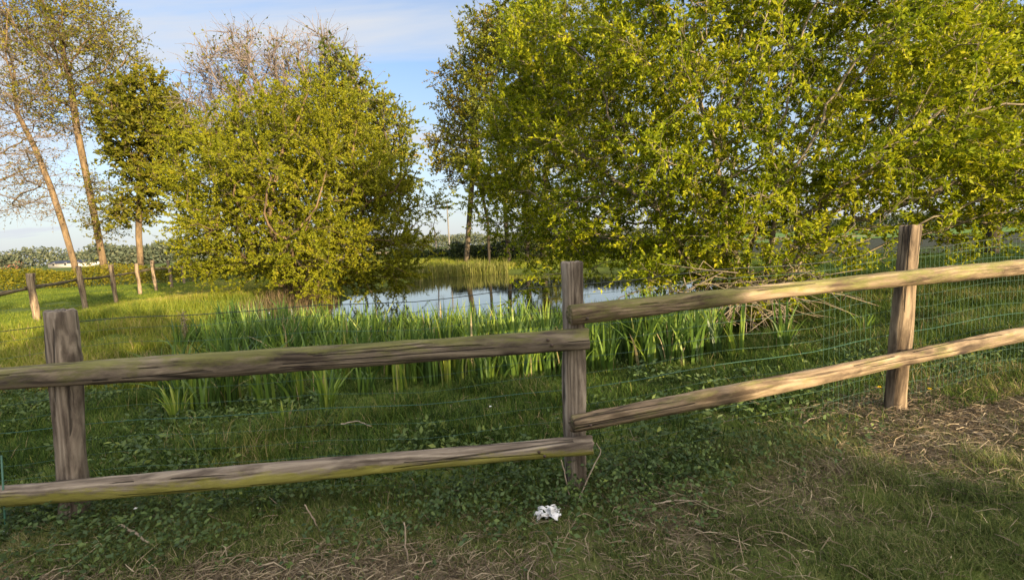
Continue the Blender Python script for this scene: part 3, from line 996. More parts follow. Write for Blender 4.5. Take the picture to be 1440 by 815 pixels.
def field(name, x, y, hfn, w, lean, mat, tfn, segs=2, kind='stuff', sink=.01):
    z = H(x, y) - sink
    if name in ('rough_grass', 'field_grass', 'bank_grass'):
        k_ = z > WATER + .06
        x, y, z = x[k_], y[k_], z[k_]
    P = np.stack([x, y, z], -1)
    h = hfn(x, y) * (.55 + .75 * rng.random(len(x)))
    ti = np.clip(tfn(x, y), 0, 1)
    ww = w * (.6 + .8 * rng.random(len(x)))
    V, f, tt = blades(P, h, ww, np.clip(lean + .3 * rng.normal(size=len(x)), .05, 1.1), segs, tint=ti)
    o = mk(name, V, f, mat, tint=tt)
    tag(o, kind=kind)
    print(name, len(x))
    return o


def t_lawn(x, y):
    return .44 + .6 * (fbm(x * 1.3, y * 1.3, 71) - .5) + .20 * rng.normal(size=len(x)) + .34 * (rng.random(len(x)) < .09 + .35 * straw_w(x, y))


def h_lawn(x, y):
    return .030 + .075 * fbm(x * 2.6, y * 2.6, 73) * fbm(x * .8, y * .8, 74) * 1.9


# lawn on the viewer's side
def d_lawn(x, y):
    d = y - fence_y(x)
    return in_view(x, y) * (d < .1) * (1 - .82 * straw_w(x, y)) * (.22 + .78 * sst(.38, .62, fbm(x * 4, y * 4, 75))) * sst(4.6, 1.6, y) ** .0


x, y = scatter(-4.5, 7.5, .9, 5.2, 1300000, lambda x, y: d_lawn(x, y) * np.clip(2.6 / y, .35, 1) ** 1.0)
field('lawn_grass', x, y, h_lawn, .0036, .7, M_LAWN, t_lawn)['label'] = 'short mown green grass in front of the timber fence'

# long grass from the fence to the irises and to the right
def d_rough(x, y):
    d = y - fence_y(x); e = pond_e(x, y)
    return in_view(x, y) * (d > -.25) * (e > -.15) * np.clip(4.2 / y, .2, 1) * (.25 + .75 * sst(.36, .62, fbm(x * 2.2, y * 2.2, 77))) * (1 - .85 * ((x > -6.5) & (x < 3.2) & (y > 6.4)))


def h_rough(x, y):
    return .05 + .24 * fbm(x * 1.9, y * 1.9, 79) * fbm(x * .7, y * .7, 80) * (.5 + sst(0, 1.2, y - fence_y(x))) + .04 * sst(3, 4.5, x)


x, y = scatter(-8, 11, 2.4, 11, 700000, d_rough)
field('rough_grass', x, y, h_rough, .0060, .6, M_GRASS, lambda x, y: .38 + .9 * (fbm(x * 1.4, y * 1.4, 81) - .5) + .22 * rng.normal(size=len(x)) + .3 * (rng.random(len(x)) < .06) + .12 * sst(2.5, 5, x) + .22 * sst(3.0, 7.0, -x) * sst(5, 9, y), segs=3)['label'] = 'long rough green grass between the fence and the pond'

# left bank and left field
def d_bank(x, y):
    e = pond_e(x, y)
    return in_view(x, y) * (e > .0) * np.clip(9 / y, .12, 1)


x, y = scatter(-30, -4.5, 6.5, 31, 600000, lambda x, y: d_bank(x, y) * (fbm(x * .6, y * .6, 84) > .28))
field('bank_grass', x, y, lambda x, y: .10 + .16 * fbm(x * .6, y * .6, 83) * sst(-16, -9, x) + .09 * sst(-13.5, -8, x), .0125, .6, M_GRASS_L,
      lambda x, y: .58 - .36 * sst(-11.5, -14.5, x + (y - 13) * .42) + .8 * (fbm(x * .45, y * .45, 85) - .5) + .17 * rng.normal(size=len(x)), segs=2)['label'] = 'sunlit yellow-green grass on the left bank, with shade in the field tint'  # tint drops past the field fence, painted in place of shade bands
# right field
x, y = scatter(2.5, 34, 5.5, 30, 600000, lambda x, y: in_view(x, y) * (pond_e(x, y) > .1) * np.clip(6.5 / y, .08, 1))
field('field_grass', x, y, lambda x, y: .06 + .22 * fbm(x * 1.1, y * 1.1, 87) ** 1.5, .0115, .55, M_GRASS,
      lambda x, y: .42 + .8 * (fbm(x * .7, y * .7, 89) - .5) + .17 * rng.normal(size=len(x)), segs=2)['label'] = 'green field grass to the right behind the fence and willow'
# far bank
x, y = scatter(-14, 16, 29, 48, 60000, lambda x, y: (pond_e(x, y) > .1) * 1.0)
field('far_bank_grass', x, y, lambda x, y: .18 + .2 * fbm(x * .4, y * .4, 91), .03, .5, M_GRASS_L,
      lambda x, y: .5 + .6 * (fbm(x * .3, y * .3, 92) - .5) + .15 * rng.normal(size=len(x)), segs=2)['label'] = 'grass on the far bank of the pond'
x, y = scatter(-8, -.2, 27, 36, 9000, lambda x, y: ((pond_e(x, y) > -.9) & (pond_e(x, y) < .9)) * 1.0)
field('pale_reeds', x, y, lambda x, y: .50 + .35 * fbm(x * .8, y * .8, 93), .035, .18, M_REED, lambda x, y: .45 + .22 * rng.normal(size=len(x)), segs=3)['label'] = 'sunlit pale reeds along the far shore of the pond'
# brown sedge along the left shore
x, y = scatter(-9.5, -5, 9.5, 18, 9000, lambda x, y: ((pond_e(x, y) > -.8) & (pond_e(x, y) < 1.0)) * sst(.35, .55, fbm(x * .7, y * .7, 95) + .12))
field('brown_sedge', x, y, lambda x, y: .45 + .25 * fbm(x * .8, y * .8, 96), .014, .35, M_SEDGE, lambda x, y: .5 + .25 * rng.normal(size=len(x)), segs=3)['label'] = 'dead brown sedge along the left shore in front of the sallow'


# iris bed along the near shore
def iris_pts(n, x0, x1, y0, y1, fn):
    cx, cy_ = scatter(x0, x1, y0, y1, n, fn)
    k = rng.poisson(15, len(cx)); idx = np.repeat(np.arange(len(cx)), k)
    g = len(idx)
    ang = rng.random(g) * 2 * math.pi; rr = .09 * np.sqrt(rng.random(g))
    return cx[idx] + rr * np.cos(ang), cy_[idx] + rr * np.sin(ang), idx


def d_iris(x, y):
    e = pond_e(x, y)
    front = 5.25 + 1.9 * (fbm(x * .7, x * 0 + 3, 101) - .5) + .35 * sst(-3, -6, x) + .5 * sst(0.5, 3, x)
    back = 10.7 + 1.0 * (fbm(x * .6, x * 0 + 7, 102) - .5) - 1.8 * sst(0.6, 3.0, x) - .9 * np.exp(-((x + 2.2) / 1.8) ** 2)
    return (y > front) * (y < back) * (x > np.maximum(-6.9, -.68 * y) + .35 * np.sin(y * 2)) * (x < 2.95 - .3 * np.sin(y * 3)) * (.25 + .75 * sst(.36, .55, fbm(x * 1.5, y * 1.5, 103)))


x, y, idx = iris_pts(2300, -7, 3.6, 5.2, 12.6, d_iris)
z = np.maximum(H(x, y), WATER - .12) - .01
ch = (.52 + .40 * rng.random(idx.max() + 1))
ct = .42 + .2 * rng.normal(size=idx.max() + 1)
h = ch[idx] * (.55 + .55 * rng.random(len(x))) * (.72 + .62 * fbm(x * 1.1, y * 1.1, 105))
dead = rng.random(len(x)) < .05
V, f, tt = blades(np.stack([x, y, z], -1), h * (1 - .25 * dead), .034 * (.6 + .7 * rng.random(len(x))) * (1 - .6 * dead), np.clip(.22 + .20 * rng.normal(size=len(x)) + .5 * (rng.random(len(x)) < .07), .02, .95), 5,
                  tint=np.clip(ct[idx] + .18 * rng.normal(size=len(x)) + 1.0 * dead, 0, 1), droop=1.3)
o = mk('iris_bed', V, f, M_IRIS, tint=tt)
tag(o, 'dense bed of upright yellow flag iris leaves along the near edge of the pond', kind='stuff')
print('iris', len(x))

# single iris clumps standing in the grass in front of the bed
clumps = [((462, 588), .60, 22, 'largest iris clump standing alone in the grass before the iris bed'),
          ((250, 592), .40, 18, 'upright iris clump in the grass right of the left fence post'),
          ((402, 600), .24, 11, 'small spreading iris clump in the grass left of the largest clump'),
          ((690, 545), .42, 14, 'iris clump at the front of the bed, left of the centre post'),
          ((1215, 470), .32, 14, 'pale iris clump in the grass left of the right fence post')]
for k, ((px, py), hh, nb, lab) in enumerate(clumps):
    g_ = ground(px, py)
    n = int(nb * 1.7)
    ang = rng.random(n) * 6.28; rr = .07 * np.sqrt(rng.random(n))
    P = np.stack([rr * np.cos(ang), rr * np.sin(ang), np.full(n, -.02)], -1)
    az = ang + .4 * rng.normal(size=n)
    V, f, tt = blades(P, hh * (.6 + .6 * rng.random(n)), .024 * (.7 + .6 * rng.random(n)), np.clip(.3 + .2 * rng.normal(size=n), .03, .9), 6, az=az,
                      tint=np.clip(.6 + .2 * rng.normal(size=n), 0, 1), droop=1.4)
    o = mk('iris_clump', V, f, M_IRIS, tint=tt, loc=[float(c) for c in g_])
    tag(o, lab, 'plant', 'iris clumps standing in the grass')

# ------------------------------------------------------------------ weeds and straw at the foot of the fence
def d_net(x, y):
    d = y - fence_y(x)
    a_ = np.exp(-((d + .12) / .34) ** 2) * sst(1.6, .6, x) + .4 * np.exp(-((d + .25) / .26) ** 2) * sst(.5, 1.0, x) * sst(2.6, 1.8, x)
    return a_ * sst(.30, .5, fbm(x * 1.5, y * 1.5, 111) + .12)


x, y = scatter(-4.2, 2.8, 1.9, 3.6, 10000, d_net)
n = len(x); hh = .06 + .16 * rng.random(n)
VV, QQ, TT = [], [], []
base = np.stack([x, y, H(x, y)], -1)
kk = rng.poisson(6, n); li = np.repeat(np.arange(n), kk)
g = len(li); t = rng.random(g)
lean = rng.normal(size=(n, 2)) * .35
lp = base[li].copy(); lp[:, :2] += (lean * hh[:, None])[li] * t[:, None] + rng.normal(size=(g, 2)) * .012
lp[:, 2] += hh[li] * t
ang = rng.random(g) * 6.28
ld = nrm(np.stack([np.cos(ang), np.sin(ang), .1 + .5 * rng.normal(size=g)], -1))
V, q, tt = leaves_mesh(lp, ld, .028, .016, np.clip(.42 + .25 * (fbm(x * 2, y * 2, 113) - .5)[li] * 2 + .2 * rng.normal(size=g), 0, 1), up=1.6)
o = mk('nettle_patch', V, q, M_NETTLE, tint=tt); tag(o, 'low dark green nettles and weeds along the foot of the fence', kind='stuff')
print('nettles', g)

x, y = scatter(-4, 6, .9, 5, 260000, lambda x, y: in_view(x, y) * (straw_w(x, y) * .9 + .03))
n = len(x)
a0 = rng.random(n) * 6.28
ln = .03 + .10 * rng.random(n) ** 2 + .07 * (rng.random(n) < .1)
d3 = np.stack([np.cos(a0), np.sin(a0), .22 * rng.normal(size=n)], -1)
P0 = np.stack([x, y, H(x, y) + .006 + .03 * rng.random(n) ** 2], -1)
P2 = P0 + d3 * ln[:, None]
bend = .18 * ln[:, None] * rand_unit(n); bend[:, 2] = np.abs(bend[:, 2])
P1 = (P0 + P2) / 2 + bend
sdv = nrm(np.cross(d3, rand_unit(n))) * (.0011 + .0016 * rng.random((n, 1)))
V = np.stack([P0 - sdv, P0 + sdv, P1 - sdv, P1 + sdv, P2 - sdv * .4, P2 + sdv * .4], 1).reshape(-1, 3)
o_ = (np.arange(n) * 6)[:, None]
q = np.concatenate([np.concatenate([o_, o_ + 1, o_ + 3, o_ + 2], 1), np.concatenate([o_ + 2, o_ + 3, o_ + 5, o_ + 4], 1)])
o = mk('dry_straw', V, q, M_STRAW, tint=np.repeat(np.clip(.45 + .27 * rng.normal(size=n), 0, 1), 6))
tag(o, 'dry straw and dead stems littering the ground along the fence', kind='stuff')
print('straw', n)

def weeds(name, label, x, y, hmax, per, ll, mat, tint):
    n = len(x); hh = hmax * (.3 + .7 * rng.random(n))
    li = np.repeat(np.arange(n), rng.poisson(per, n)); g = len(li); t = rng.random(g)
    lp = np.stack([x, y, H(x, y)], -1)[li]
    lp[:, :2] += rng.normal(size=(g, 2)) * .03; lp[:, 2] += hh[li] * t
    ang = rng.random(g) * 6.28
    ld = nrm(np.stack([np.cos(ang), np.sin(ang), .3 + .5 * rng.normal(size=g)], -1))
    V, q, tt = leaves_mesh(lp, ld, ll, ll * .5, np.clip(tint + .5 * (fbm(x * 2, y * 2, 117) - .5)[li] + .2 * rng.normal(size=g), 0, 1), up=1.2)
    return tag(mk(name, V, q, mat, tint=tt), label, kind='stuff')


x, y = scatter(-7, 7, 3.2, 6.5, 5200, lambda x, y: in_view(x, y) * (y > fence_y(x) + .2) * (H(x, y) > WATER + .05) * sst(.48, .62, fbm(x * 1.3, y * 1.3, 119)))
weeds('meadow_weeds', 'broad leaved weeds in the rough grass behind the fence', x, y, .16, 8, .05, M_NETTLE, .55)

# ------------------------------------------------------------------ small things on the ground
def stick(name, label, cat, pts, r, mat, sides=7):
    pts = [np.array(p, float) for p in pts]
    b0 = pts[0]
    mb = MB()
    P = np.array(pts)
    t = np.linspace(0, 1, 12); cum = np.linspace(0, 1, len(P))
    Q = np.stack([np.interp(t, cum, P[:, k]) for k in range(3)], -1)
    Q += rng.normal(size=Q.shape) * r * .35
    mb.tube(Q - b0, np.linspace(r, r * .55, 12), sides)
    o = mb.build(name, mat, smooth=True, loc=[float(c) for c in b0])
    return tag(o, label, cat)


M_STICK = barkmat('bleached stick', (.16, .12, .085), (.44, .36, .27), 20)


def gp(px, py, dz=0.0):
    g_ = ground(px, py); g_[2] += dz
    return g_


stick('dead_stick', 'broken pale stick lying on the ground right of the left post foot', 'stick', [gp(170, 748, .05), gp(192, 762, .06), gp(218, 773, .02)], .009, M_STICK)
d_ = gp(575, 792)
stick('dead_stalk', 'short upright dead stem in the grass below the bottom left rail', 'stalk', [d_, at(570, 765, d_[1]), at(569, 733, d_[1] + .02)], .005, M_STICK)
d_ = gp(812, 708)
stick('bent_stalk', 'bent tan plant stem leaning out right of the centre post foot', 'stalk', [d_, at(832, 660, d_[1] - .05), at(846, 634, d_[1] - .05), at(838, 622, d_[1] - .05)], .0045, M_STICK)
d_ = gp(801, 702)
stick('straight_stalk', 'straight tan dead stem leaning against the centre post foot', 'stalk', [d_, at(794, 664, d_[1] - .01), at(789, 646, d_[1])], .0045, M_STICK)
d_ = gp(452, 750)
stick('broken_stalk', 'broken dry stem poking out of the weeds left of the upright dead stem', 'stalk', [d_, at(440, 728, d_[1]), at(428, 708, d_[1] + .03)], .0055, M_STICK)
stick('long_straw_stalk', 'long curved dry stalk lying on the straw at the bottom left corner', 'stalk', [gp(20, 800, .03), gp(75, 778, .05), gp(140, 768, .03)], .0045, M_STICK)
stick('fallen_stalk', 'thin pale stalk lying in the long grass above the bottom left rail', 'stalk', [gp(482, 618, .14), gp(505, 617, .16), gp(524, 621, .13)], .006, M_STICK)
for px0, py0, px1, py1, lab in ((1128, 601, 1152, 592, 'reddish dry stick lying on bare soil left of the right post foot'),
                                (920, 715, 985, 712, 'thin pale stick on the grass below the bottom right rail')):
    stick('dry_stick', lab, 'stick', [gp(px0, py0, .03), gp((px0 + px1) / 2, (py0 + py1) / 2, .045), gp(px1, py1, .03)], .006, M_STICK)

# tall withered dock stalk with seed clusters
g_ = gp(262, 500)
dk = thing('dock_stalk', 'tall withered brown dock stalk with seed clusters standing beside the iris bed', 'plant', g_)
mb = MB(); tp = at(257, 438, g_[1]) - g_
mb.tube([(0, 0, -.05), tp * .5 + np.array([.01, 0, 0]), tp], np.array([.008, .006, .004]), 6); mb.build('stem', M_STICK, dk)
n = 260; t = .3 + .7 * rng.random(n)
lp = tp * t[:, None] + rng.normal(size=(n, 3)) * .03; V, q, tt = leaves_mesh(lp, rand_unit(n), .03, .02, np.clip(.6 + .25 * rng.normal(size=n), 0, 1))
mk('leaves', V, q, M_STRAW, dk, tint=tt)  # the dock's dry seed clusters, built from small leaf shapes

# pale plume stalks in the irises
M_PLUME = plain('white seed fluff', (.75, .72, .66), .9, .1)
for (px, py, lab) in ((380, 450, 'left of two white fluffy seed plumes above the dark irises'), (411, 446, 'right of two white fluffy seed plumes above the dark irises')):
    b0 = at(px, 470, 9.6); b0[2] = WATER
    o = thing('seed_plume', lab, 'plant', b0)
    tp = at(px, py, 9.6) - b0
    mb = MB(); mb.tube([(0, 0, 0), tp], .004, 5); mb.build('stem', M_STICK, o)
    mb = MB(); mb.tube([tp + np.array([0, 0, -.0]), tp + np.array([.01, 0, .05]), tp + np.array([.0, 0, .13]), tp + np.array([-.005, 0, .17])], np.array([.010, .024, .018, .003]), 7)
    mb.build('fluff', M_PLUME, o, smooth=True)

# crumpled white tissue
M_TISSUE = plain('white tissue', (.70, .70, .71), .85, .2)
g_ = gp(770, 730)
gn = 26
uu, vv_ = np.meshgrid(np.linspace(-1, 1, gn), np.linspace(-1, 1, gn))
xx = uu * .055 + .012 * np.sin(vv_ * 7 + uu * 3); yy = vv_ * .035 + .010 * np.sin(uu * 8 + 1)
zz = .055 + .022 * np.abs(np.sin(uu * 5 + vv_ * 3)) + .03 * (fbm(uu * 3 + 9, vv_ * 3 + 9, 121) - .5) * 2 - .02 * (uu ** 2 + vv_ ** 2)
zz -= .02 * np.exp(-(uu / .18) ** 2)
xx += uu * .01 * np.sin(vv_ * 11)
zz += uu * .012
Vt = np.stack([xx, yy, zz * 1.0], -1).reshape(-1, 3)
# pinch into two uneven lumps
pin = 1 - .5 * np.exp(-((uu.ravel() + .15) / .2) ** 2)
Vt[:, 1] *= pin; Vt += .0012 * rng.normal(size=Vt.shape)
ii = np.arange(gn - 1)[:, None] * gn + np.arange(gn - 1)[None]
qt = np.stack([ii, ii + 1, ii + gn + 1, ii + gn], -1).reshape(-1, 4)
o = mk('crumpled_tissue', Vt, qt, M_TISSUE, loc=[float(c) for c in g_])
tag(o, 'crumpled white paper tissue lying in the grass below the centre post', 'litter')
md = o.modifiers.new('thickness', 'SOLIDIFY'); md.thickness = .0015
o.scale = (1.0, 1.2, .9)
o.data.polygons.foreach_set('use_smooth', np.ones(len(o.data.polygons), bool))

# dandelions and daisies
M_YEL = plain('dandelion yellow', (.75, .50, .02), .7, .2)
M_WHITE = plain('daisy white', (.8, .8, .78), .7, .2)
M_GSTEM = plain('green flower stem', (.07, .12, .03), .6, .2)


def flower(name, label, cat, px, py, mat, r, h, group):
    g_ = ground(px, py)
    o = thing(name, label, cat, g_, group)
    mb = MB(); mb.tube([(0, 0, -.01), (.004, 0, h)], .0016, 5); mb.build('stem', M_GSTEM, o)
    mb = MB()
    for k in range(18):
        a = k / 18 * 6.283; c, s_ = math.cos(a), math.sin(a); c2, s2 = math.cos(a + .3), math.sin(a + .3)
        mb.add([(.004, 0, h), (.004 + c * r * .7, s_ * r * .7, h + r * .35), (.004 + (c + c2) * r * .52, (s_ + s2) * r * .52, h + r * .45), (.004 + c2 * r * .7, s2 * r * .7, h + r * .35)], [(0, 1, 2, 3)])
    for k in range(9):
        a = k / 9 * 6.283; c, s_ = math.cos(a), math.sin(a); c2, s2 = math.cos(a + .6), math.sin(a + .6)
        mb.add([(.004, 0, h + .003), (.004 + c * r * .4, s_ * r * .4, h + r * .7), (.004 + (c + c2) * r * .25, (s_ + s2) * r * .25, h + r * .8), (.004 + c2 * r * .4, s2 * r * .4, h + r * .7)], [(0, 1, 2, 3)])
    mb.build('flower_head', mat, o)


flower('dandelion', 'yellow dandelion flower in the grass just left of the right post foot', 'flower', 1236, 560, M_YEL, .02, .09, 'dandelions by the right post')
flower('dandelion', 'yellow dandelion flower in the grass right of the right post foot', 'flower', 1307, 556, M_YEL, .02, .05, 'dandelions by the right post')
flower('daisy', 'tiny white flower in the rough grass between the left and centre posts', 'flower', 690, 590, M_WHITE, .014, .12, 'white flowers in the rough grass')
flower('daisy', 'tiny white flower in the weeds under the bottom left rail', 'flower', 193, 742, M_WHITE, .011, .12, 'white flowers in the rough grass')

# thin green stake at the very left edge
g_ = gp(8, 752)
o = thing('wire_stake', 'thin dark green stake with a white foot cap at the left edge of the picture', 'stake', g_)
mb = MB(); mb.tube([(0, 0, 0), at(2, 640, g_[1]) - g_], .005, 6); mb.build('rod', M_WIRE, o)
mb = MB(); mb.tube([(0, 0, -.01), (0, 0, .012), (0, 0, .028)], np.array([.012, .014, .008]), 10); mb.build('cap', M_WHITE, o, smooth=True)

# exposed dead shoots at the foot of the willow
mbs = MB()
sh = thing('willow_brush', 'splayed tangle of pale dead shoots at the foot of the willow', 'brushwood', (4.0, 8.1, float(H(4.0, 8.1))))
SB_ = np.array(sh.location)
for k in range(105):
    a = -math.pi / 2 + rng.normal() * 1.0 - (.7 if k % 2 else 0)
    p0 = np.array([3.75 + rng.normal() * .5, 7.9 + rng.normal() * .3, .35 + .6 * rng.random()])
    d = np.array([math.cos(a) * .95, math.sin(a) * .55, .35 * rng.normal() - .12])
    l_ = .7 + 1.0 * rng.random()
    p1 = p0 + d * l_ * .5 + rng.normal(size=3) * .07; p2 = p0 + d * l_ + rng.normal(size=3) * .12 - np.array([0, 0, .15])
    mbs.tube(np.array([p0, p1, p2]) - SB_, np.array([.011, .008, .004]) * (.6 + .7 * rng.random()), 4)
mbs.build('shoots', M_TWIG, sh)

# ------------------------------------------------------------------ far things
def hedge(name, label, cat, pts, depth, h, n, ll, mat, tint, kind=None):
    """an uneven bank of leaves following a line; real depth, height h (varies)"""
    pts = np.array(pts, float)
    seg = np.linalg.norm(np.diff(pts, axis=0), axis=1); cum = np.concatenate([[0], np.cumsum(seg)])
    s = rng.random(n) * cum[-1]
    x = np.interp(s, cum, pts[:, 0]); y = np.interp(s, cum, pts[:, 1])
    hh = h * (.65 + .6 * fbm(s / max(h, 1) * .5, s * 0, 131))
    a = rng.random(n) * math.pi; r = rng.random(n) ** .35
    y = y + np.cos(a) * r * depth * .5; x = x + rng.normal(size=n) * ll * .5
    z = H(x, y) + np.sin(a) ** .6 * r * hh
    lp = np.stack([x, y, z], -1); b0 = np.array([pts[0][0], pts[0][1], 0])
    V, q, tt = leaves_mesh(lp - b0, rand_unit(n), ll, ll * .55, np.clip(tint + .22 * rng.normal(size=n) + .5 * (fbm(x / h, z / h * 2 + y, 133) - .5), 0, 1))
    o = mk(name, V, q, mat, tint=tt, loc=[float(c) for c in b0])
    return tag(o, label, cat, kind=kind)


hedge('field_hedge', 'low dark green and yellow hedge across the left field below the tall trees', 'hedge', [(-46, 31), (-30, 31.5), (-20, 33), (-13, 36)], 1.6, 1.4, 34000, .12, M_L_FIELD, .62)
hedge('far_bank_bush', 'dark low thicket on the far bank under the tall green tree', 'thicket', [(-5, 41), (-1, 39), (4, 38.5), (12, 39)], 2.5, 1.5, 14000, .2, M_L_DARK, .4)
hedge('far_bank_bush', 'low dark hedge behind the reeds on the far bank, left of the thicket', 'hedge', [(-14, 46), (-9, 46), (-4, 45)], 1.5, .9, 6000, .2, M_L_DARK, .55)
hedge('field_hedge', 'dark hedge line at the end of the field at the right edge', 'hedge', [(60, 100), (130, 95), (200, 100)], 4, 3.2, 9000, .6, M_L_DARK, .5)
M_L_HAZE = leafmat('distant woodland', [(0, (.05, .07, .05)), (.5, (.10, .12, .075)), (1, (.17, .17, .10))], .2, .9, .1)
hedge('distant_woodland', 'line of distant woodland along the horizon', None, [(-420, 230), (-250, 240), (-120, 300), (60, 420), (300, 420), (500, 300)], 20, 10, 90000, 1.3, M_L_HAZE, .5, kind='stuff')
hedge('distant_copse', 'rounded distant copse on the horizon seen between the left field trees', 'copse', [(-150, 175), (-118, 178)], 12, 8, 4000, 1.2, M_L_HAZE, .45)

# pasture strip at the right with shade put into its dark colour, ochre field far beyond the pond
M_PASTURE_SHADE = plain('pasture with painted shade', (.034, .038, .024), .95, .1)
M_OCHRE = plain('stubble field', (.30, .22, .12), .95, .1)
M_GREENF = plain('young crop', (.10, .17, .035), .9, .1)


def sheet(name, x0, x1, y0, y1, mat, lift, n=24):
    X, Y = np.meshgrid(np.linspace(x0, x1, n), np.linspace(y0, y1, n))
    # lift clear of the coarser ground sheet
    Z = np.maximum(H(X, Y), 0) + lift
    ii = np.arange(n - 1)[:, None] * n + np.arange(n - 1)[None]
    q = np.stack([ii, ii + 1, ii + n + 1, ii + n], -1).reshape(-1, 4)
    o = mk(name, np.stack([X, Y, Z], -1), q, mat); tag(o, kind='structure'); return o


sheet('pasture_painted_shade', 14, 90, 24, 58, M_PASTURE_SHADE, .06)
sheet('crop_field', 20, 260, 60, 260, M_GREENF, .06)
sheet('stubble_field', -70, 60, 75, 240, M_OCHRE, .06)

# distant sheds and houses at the left
M_WALLW = plain('pale render', (.50, .47, .43), .8, .2)
M_BRICK = plain('red brick', (.30, .14, .09), .85, .2)
M_ROOF = plain('grey slate roof', (.13, .12, .13), .7, .3)
M_ROOFR = plain('red tile roof', (.28, .12, .08), .8, .2)
M_GLASS = plain('dark window glass', (.03, .035, .04), .15, .5)


def house(label, cx, cy, wd, dp, hw, hr, wall, roof, nwin, name='house', cat='house', rz=0.0):
    t = thing(name, label, cat, (cx, cy, float(H(cx, cy))))
    t.rotation_euler = (0, 0, rz)
    mb = MB(); mb.box(-wd / 2, wd / 2, -dp / 2, dp / 2, -.2, hw)
    mb.add([(-wd / 2, -dp / 2, hw), (-wd / 2, dp / 2, hw), (-wd / 2, 0, hw + hr - .15)], None, [(0, 1, 2)])
    mb.add([(wd / 2, -dp / 2, hw), (wd / 2, dp / 2, hw), (wd / 2, 0, hw + hr - .15)], None, [(0, 2, 1)])
    mb.build('wall', wall, t)
    mb = MB(); e = .35
    y0 = dp / 2 + e; zr = hw + hr; ze = hw - e * hr / (dp / 2)
    X = wd / 2 + e
    for s in (-1, 1):
        V = [(-X, s * y0, ze), (X, s * y0, ze), (X, 0, zr), (-X, 0, zr), (-X, s * y0, ze - .18), (X, s * y0, ze - .18), (X, 0, zr - .18), (-X, 0, zr - .18)]
        mb.add(V, [(0, 1, 2, 3), (4, 5, 6, 7), (0, 1, 5, 4), (0, 3, 7, 4), (1, 2, 6, 5)])
    rf = mb.build('roof', roof, t)
    if cat == 'house':
        mb = MB(); mb.box(wd * .28, wd * .28 + .7, -.35, .35, zr - .6, zr + .9); mb.build('chimney', M_BRICK, rf)
    for k in range(nwin):
        wx = -wd / 2 + wd * (k + .5) / nwin
        fr = MB(); fr.box(wx - .55, wx + .55, -dp / 2 - .06, -dp / 2 + .02, .9, 2.1)
        fo = fr.build('window', M_WALLW, t)
        fr = MB(); fr.box(wx - .46, wx + .46, -dp / 2 - .075, -dp / 2 - .062, .99, 2.01); fr.build('pane', M_GLASS, fo)


def hx(px, depth): return at(px, 370, depth)[0]


house('long low white farm shed on the far left horizon', hx(112, 210), 210, 20, 8, 1.9, 1.1, M_WALLW, M_ROOF, 4, 'farm_shed', 'shed')
house('red roofed house at the far left edge of the horizon', hx(8, 300), 300, 14, 9, 3.0, 2.6, M_BRICK, M_ROOFR, 3)
house('small grey roofed house beside the shorter dark green tree', hx(211, 190), 190, 10, 8, 3.4, 3.2, M_WALLW, M_ROOF, 3)

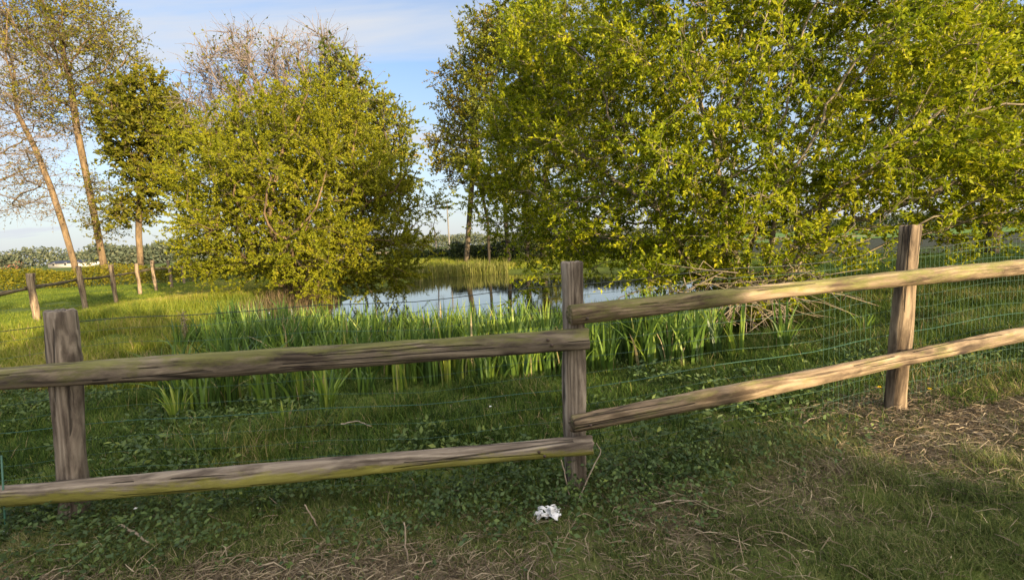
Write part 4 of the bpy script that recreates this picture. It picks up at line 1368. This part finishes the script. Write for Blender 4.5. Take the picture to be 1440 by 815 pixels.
# utility pole and sapling beyond the pond
M_POLE = plain('grey pole', (.17, .16, .15), .8, .2)
g_ = at(632, 345, 75); g_[2] = float(H(g_[0], g_[1]))
up = thing('utility_pole', 'thin grey utility pole on the horizon between the two tree groups', 'pole', g_)
mb = MB(); mb.tube([(0, 0, -.3), (0, 0, 7.6)], np.array([.14, .10]), 10); mb.build('shaft', M_POLE, up)
mb = MB(); mb.box(-.7, .7, -.06, .06, 7.1, 7.22); mb.build('crossarm', M_POLE, up)
for sx_ in (-.55, 0, .55):
    mb = MB(); mb.tube([(sx_, 0, 7.22), (sx_, 0, 7.30), (sx_, 0, 7.38)], np.array([.04, .05, .02]), 8); mb.build('insulator', M_GLASS, up)
g_ = at(613, 352, 48); g_[2] = float(H(g_[0], g_[1]))
make_tree('sapling', 'thin bare sapling on the far bank left of the utility pole', 'tree', g_, [[g_, g_ + np.array([.05, 0, 1.6])]],
          [(g_[0], g_[1], g_[2] + 3.2, .8, .8, 1.4)], 60, .35, .5, 5, .010, .06, M_TWIG_V, None, .04, 2.5, .6, 0, .1, .1, twr=.008, bias=(0, 0, .6))

# ------------------------------------------------------------------ the row of trees behind the viewer whose shade lies over the foreground
px_, py_ = -UX, -UY                    # towards the sun
nx_, ny_ = -UY, UX                     # leftwards across the light
def st_pt(s, t_): return (UX * s + (-nx_) * t_, UY * s + (-ny_) * t_)


SHADE_T = [(2.9, 5.0), (1.3, 6.2), (-.3, 5.2), (-2.3, 4.9), (-4.7, 4.5), (-7.4, 4.7), (-10.2, 4.6)]
for k, (t_, hh) in enumerate(SHADE_T):
    X, Y = st_pt(-15.0, t_ - 1.3)
    z0 = float(H(X, Y))
    lb = [(X, Y, z0 + hh * .62, 1.5, 1.3, hh * .38), (X, Y, z0 + hh * .3, 1.4, 1.3, hh * .32)]
    make_tree('hornbeam_tree', 'clipped bushy hornbeam in the row behind the viewer, number %s from the right' % ['one', 'two', 'three', 'four', 'five', 'six', 'seven'][k], 'tree', (X, Y, z0),
              [[(X, Y, z0), (X, Y, z0 + 1.2)]], lb, 200, .45, .55, 6, .012, .12, M_BARK, M_L_BUSH, .06, 6, .8, 11, .26, .17, tint=(.45, .2),
              group='hornbeams behind the viewer')

hedge('shade_hedge', 'unseen low hedge added for shade, running away outside the right edge of the view', 'hedge', [(12.5, 5.4), (20, 8), (34, 13)], 1.2, 2.3, 30000, .12, M_L_DARK, .5)  # out of view, added so its shade falls on the right-hand grass

# unseen taller trees added to the row: their high crowns lay bands of shade on the left field
for k, (t_, lab) in enumerate(((-1.2, 'right'), (-5.0, 'middle'), (-9.0, 'left'))):
    X, Y = st_pt(-15.6, t_)
    z0 = float(H(X, Y))
    make_tree('shade_tree', 'tall tree added for shade, small high crown behind the viewer, %s of three above the hornbeams' % lab, 'tree', (X, Y, z0),
              [[(X, Y, z0), (X, Y, z0 + 6.2)]], [(X, Y, z0 + 7.4, 1.7, 1.2, .75)], 150, .4, .5, 6, .012, .14, M_BARK, M_L_FIELD, .06, 5, .7, 10, .22, .14,
              tint=(.45, .2), group='added shade trees behind the viewer')
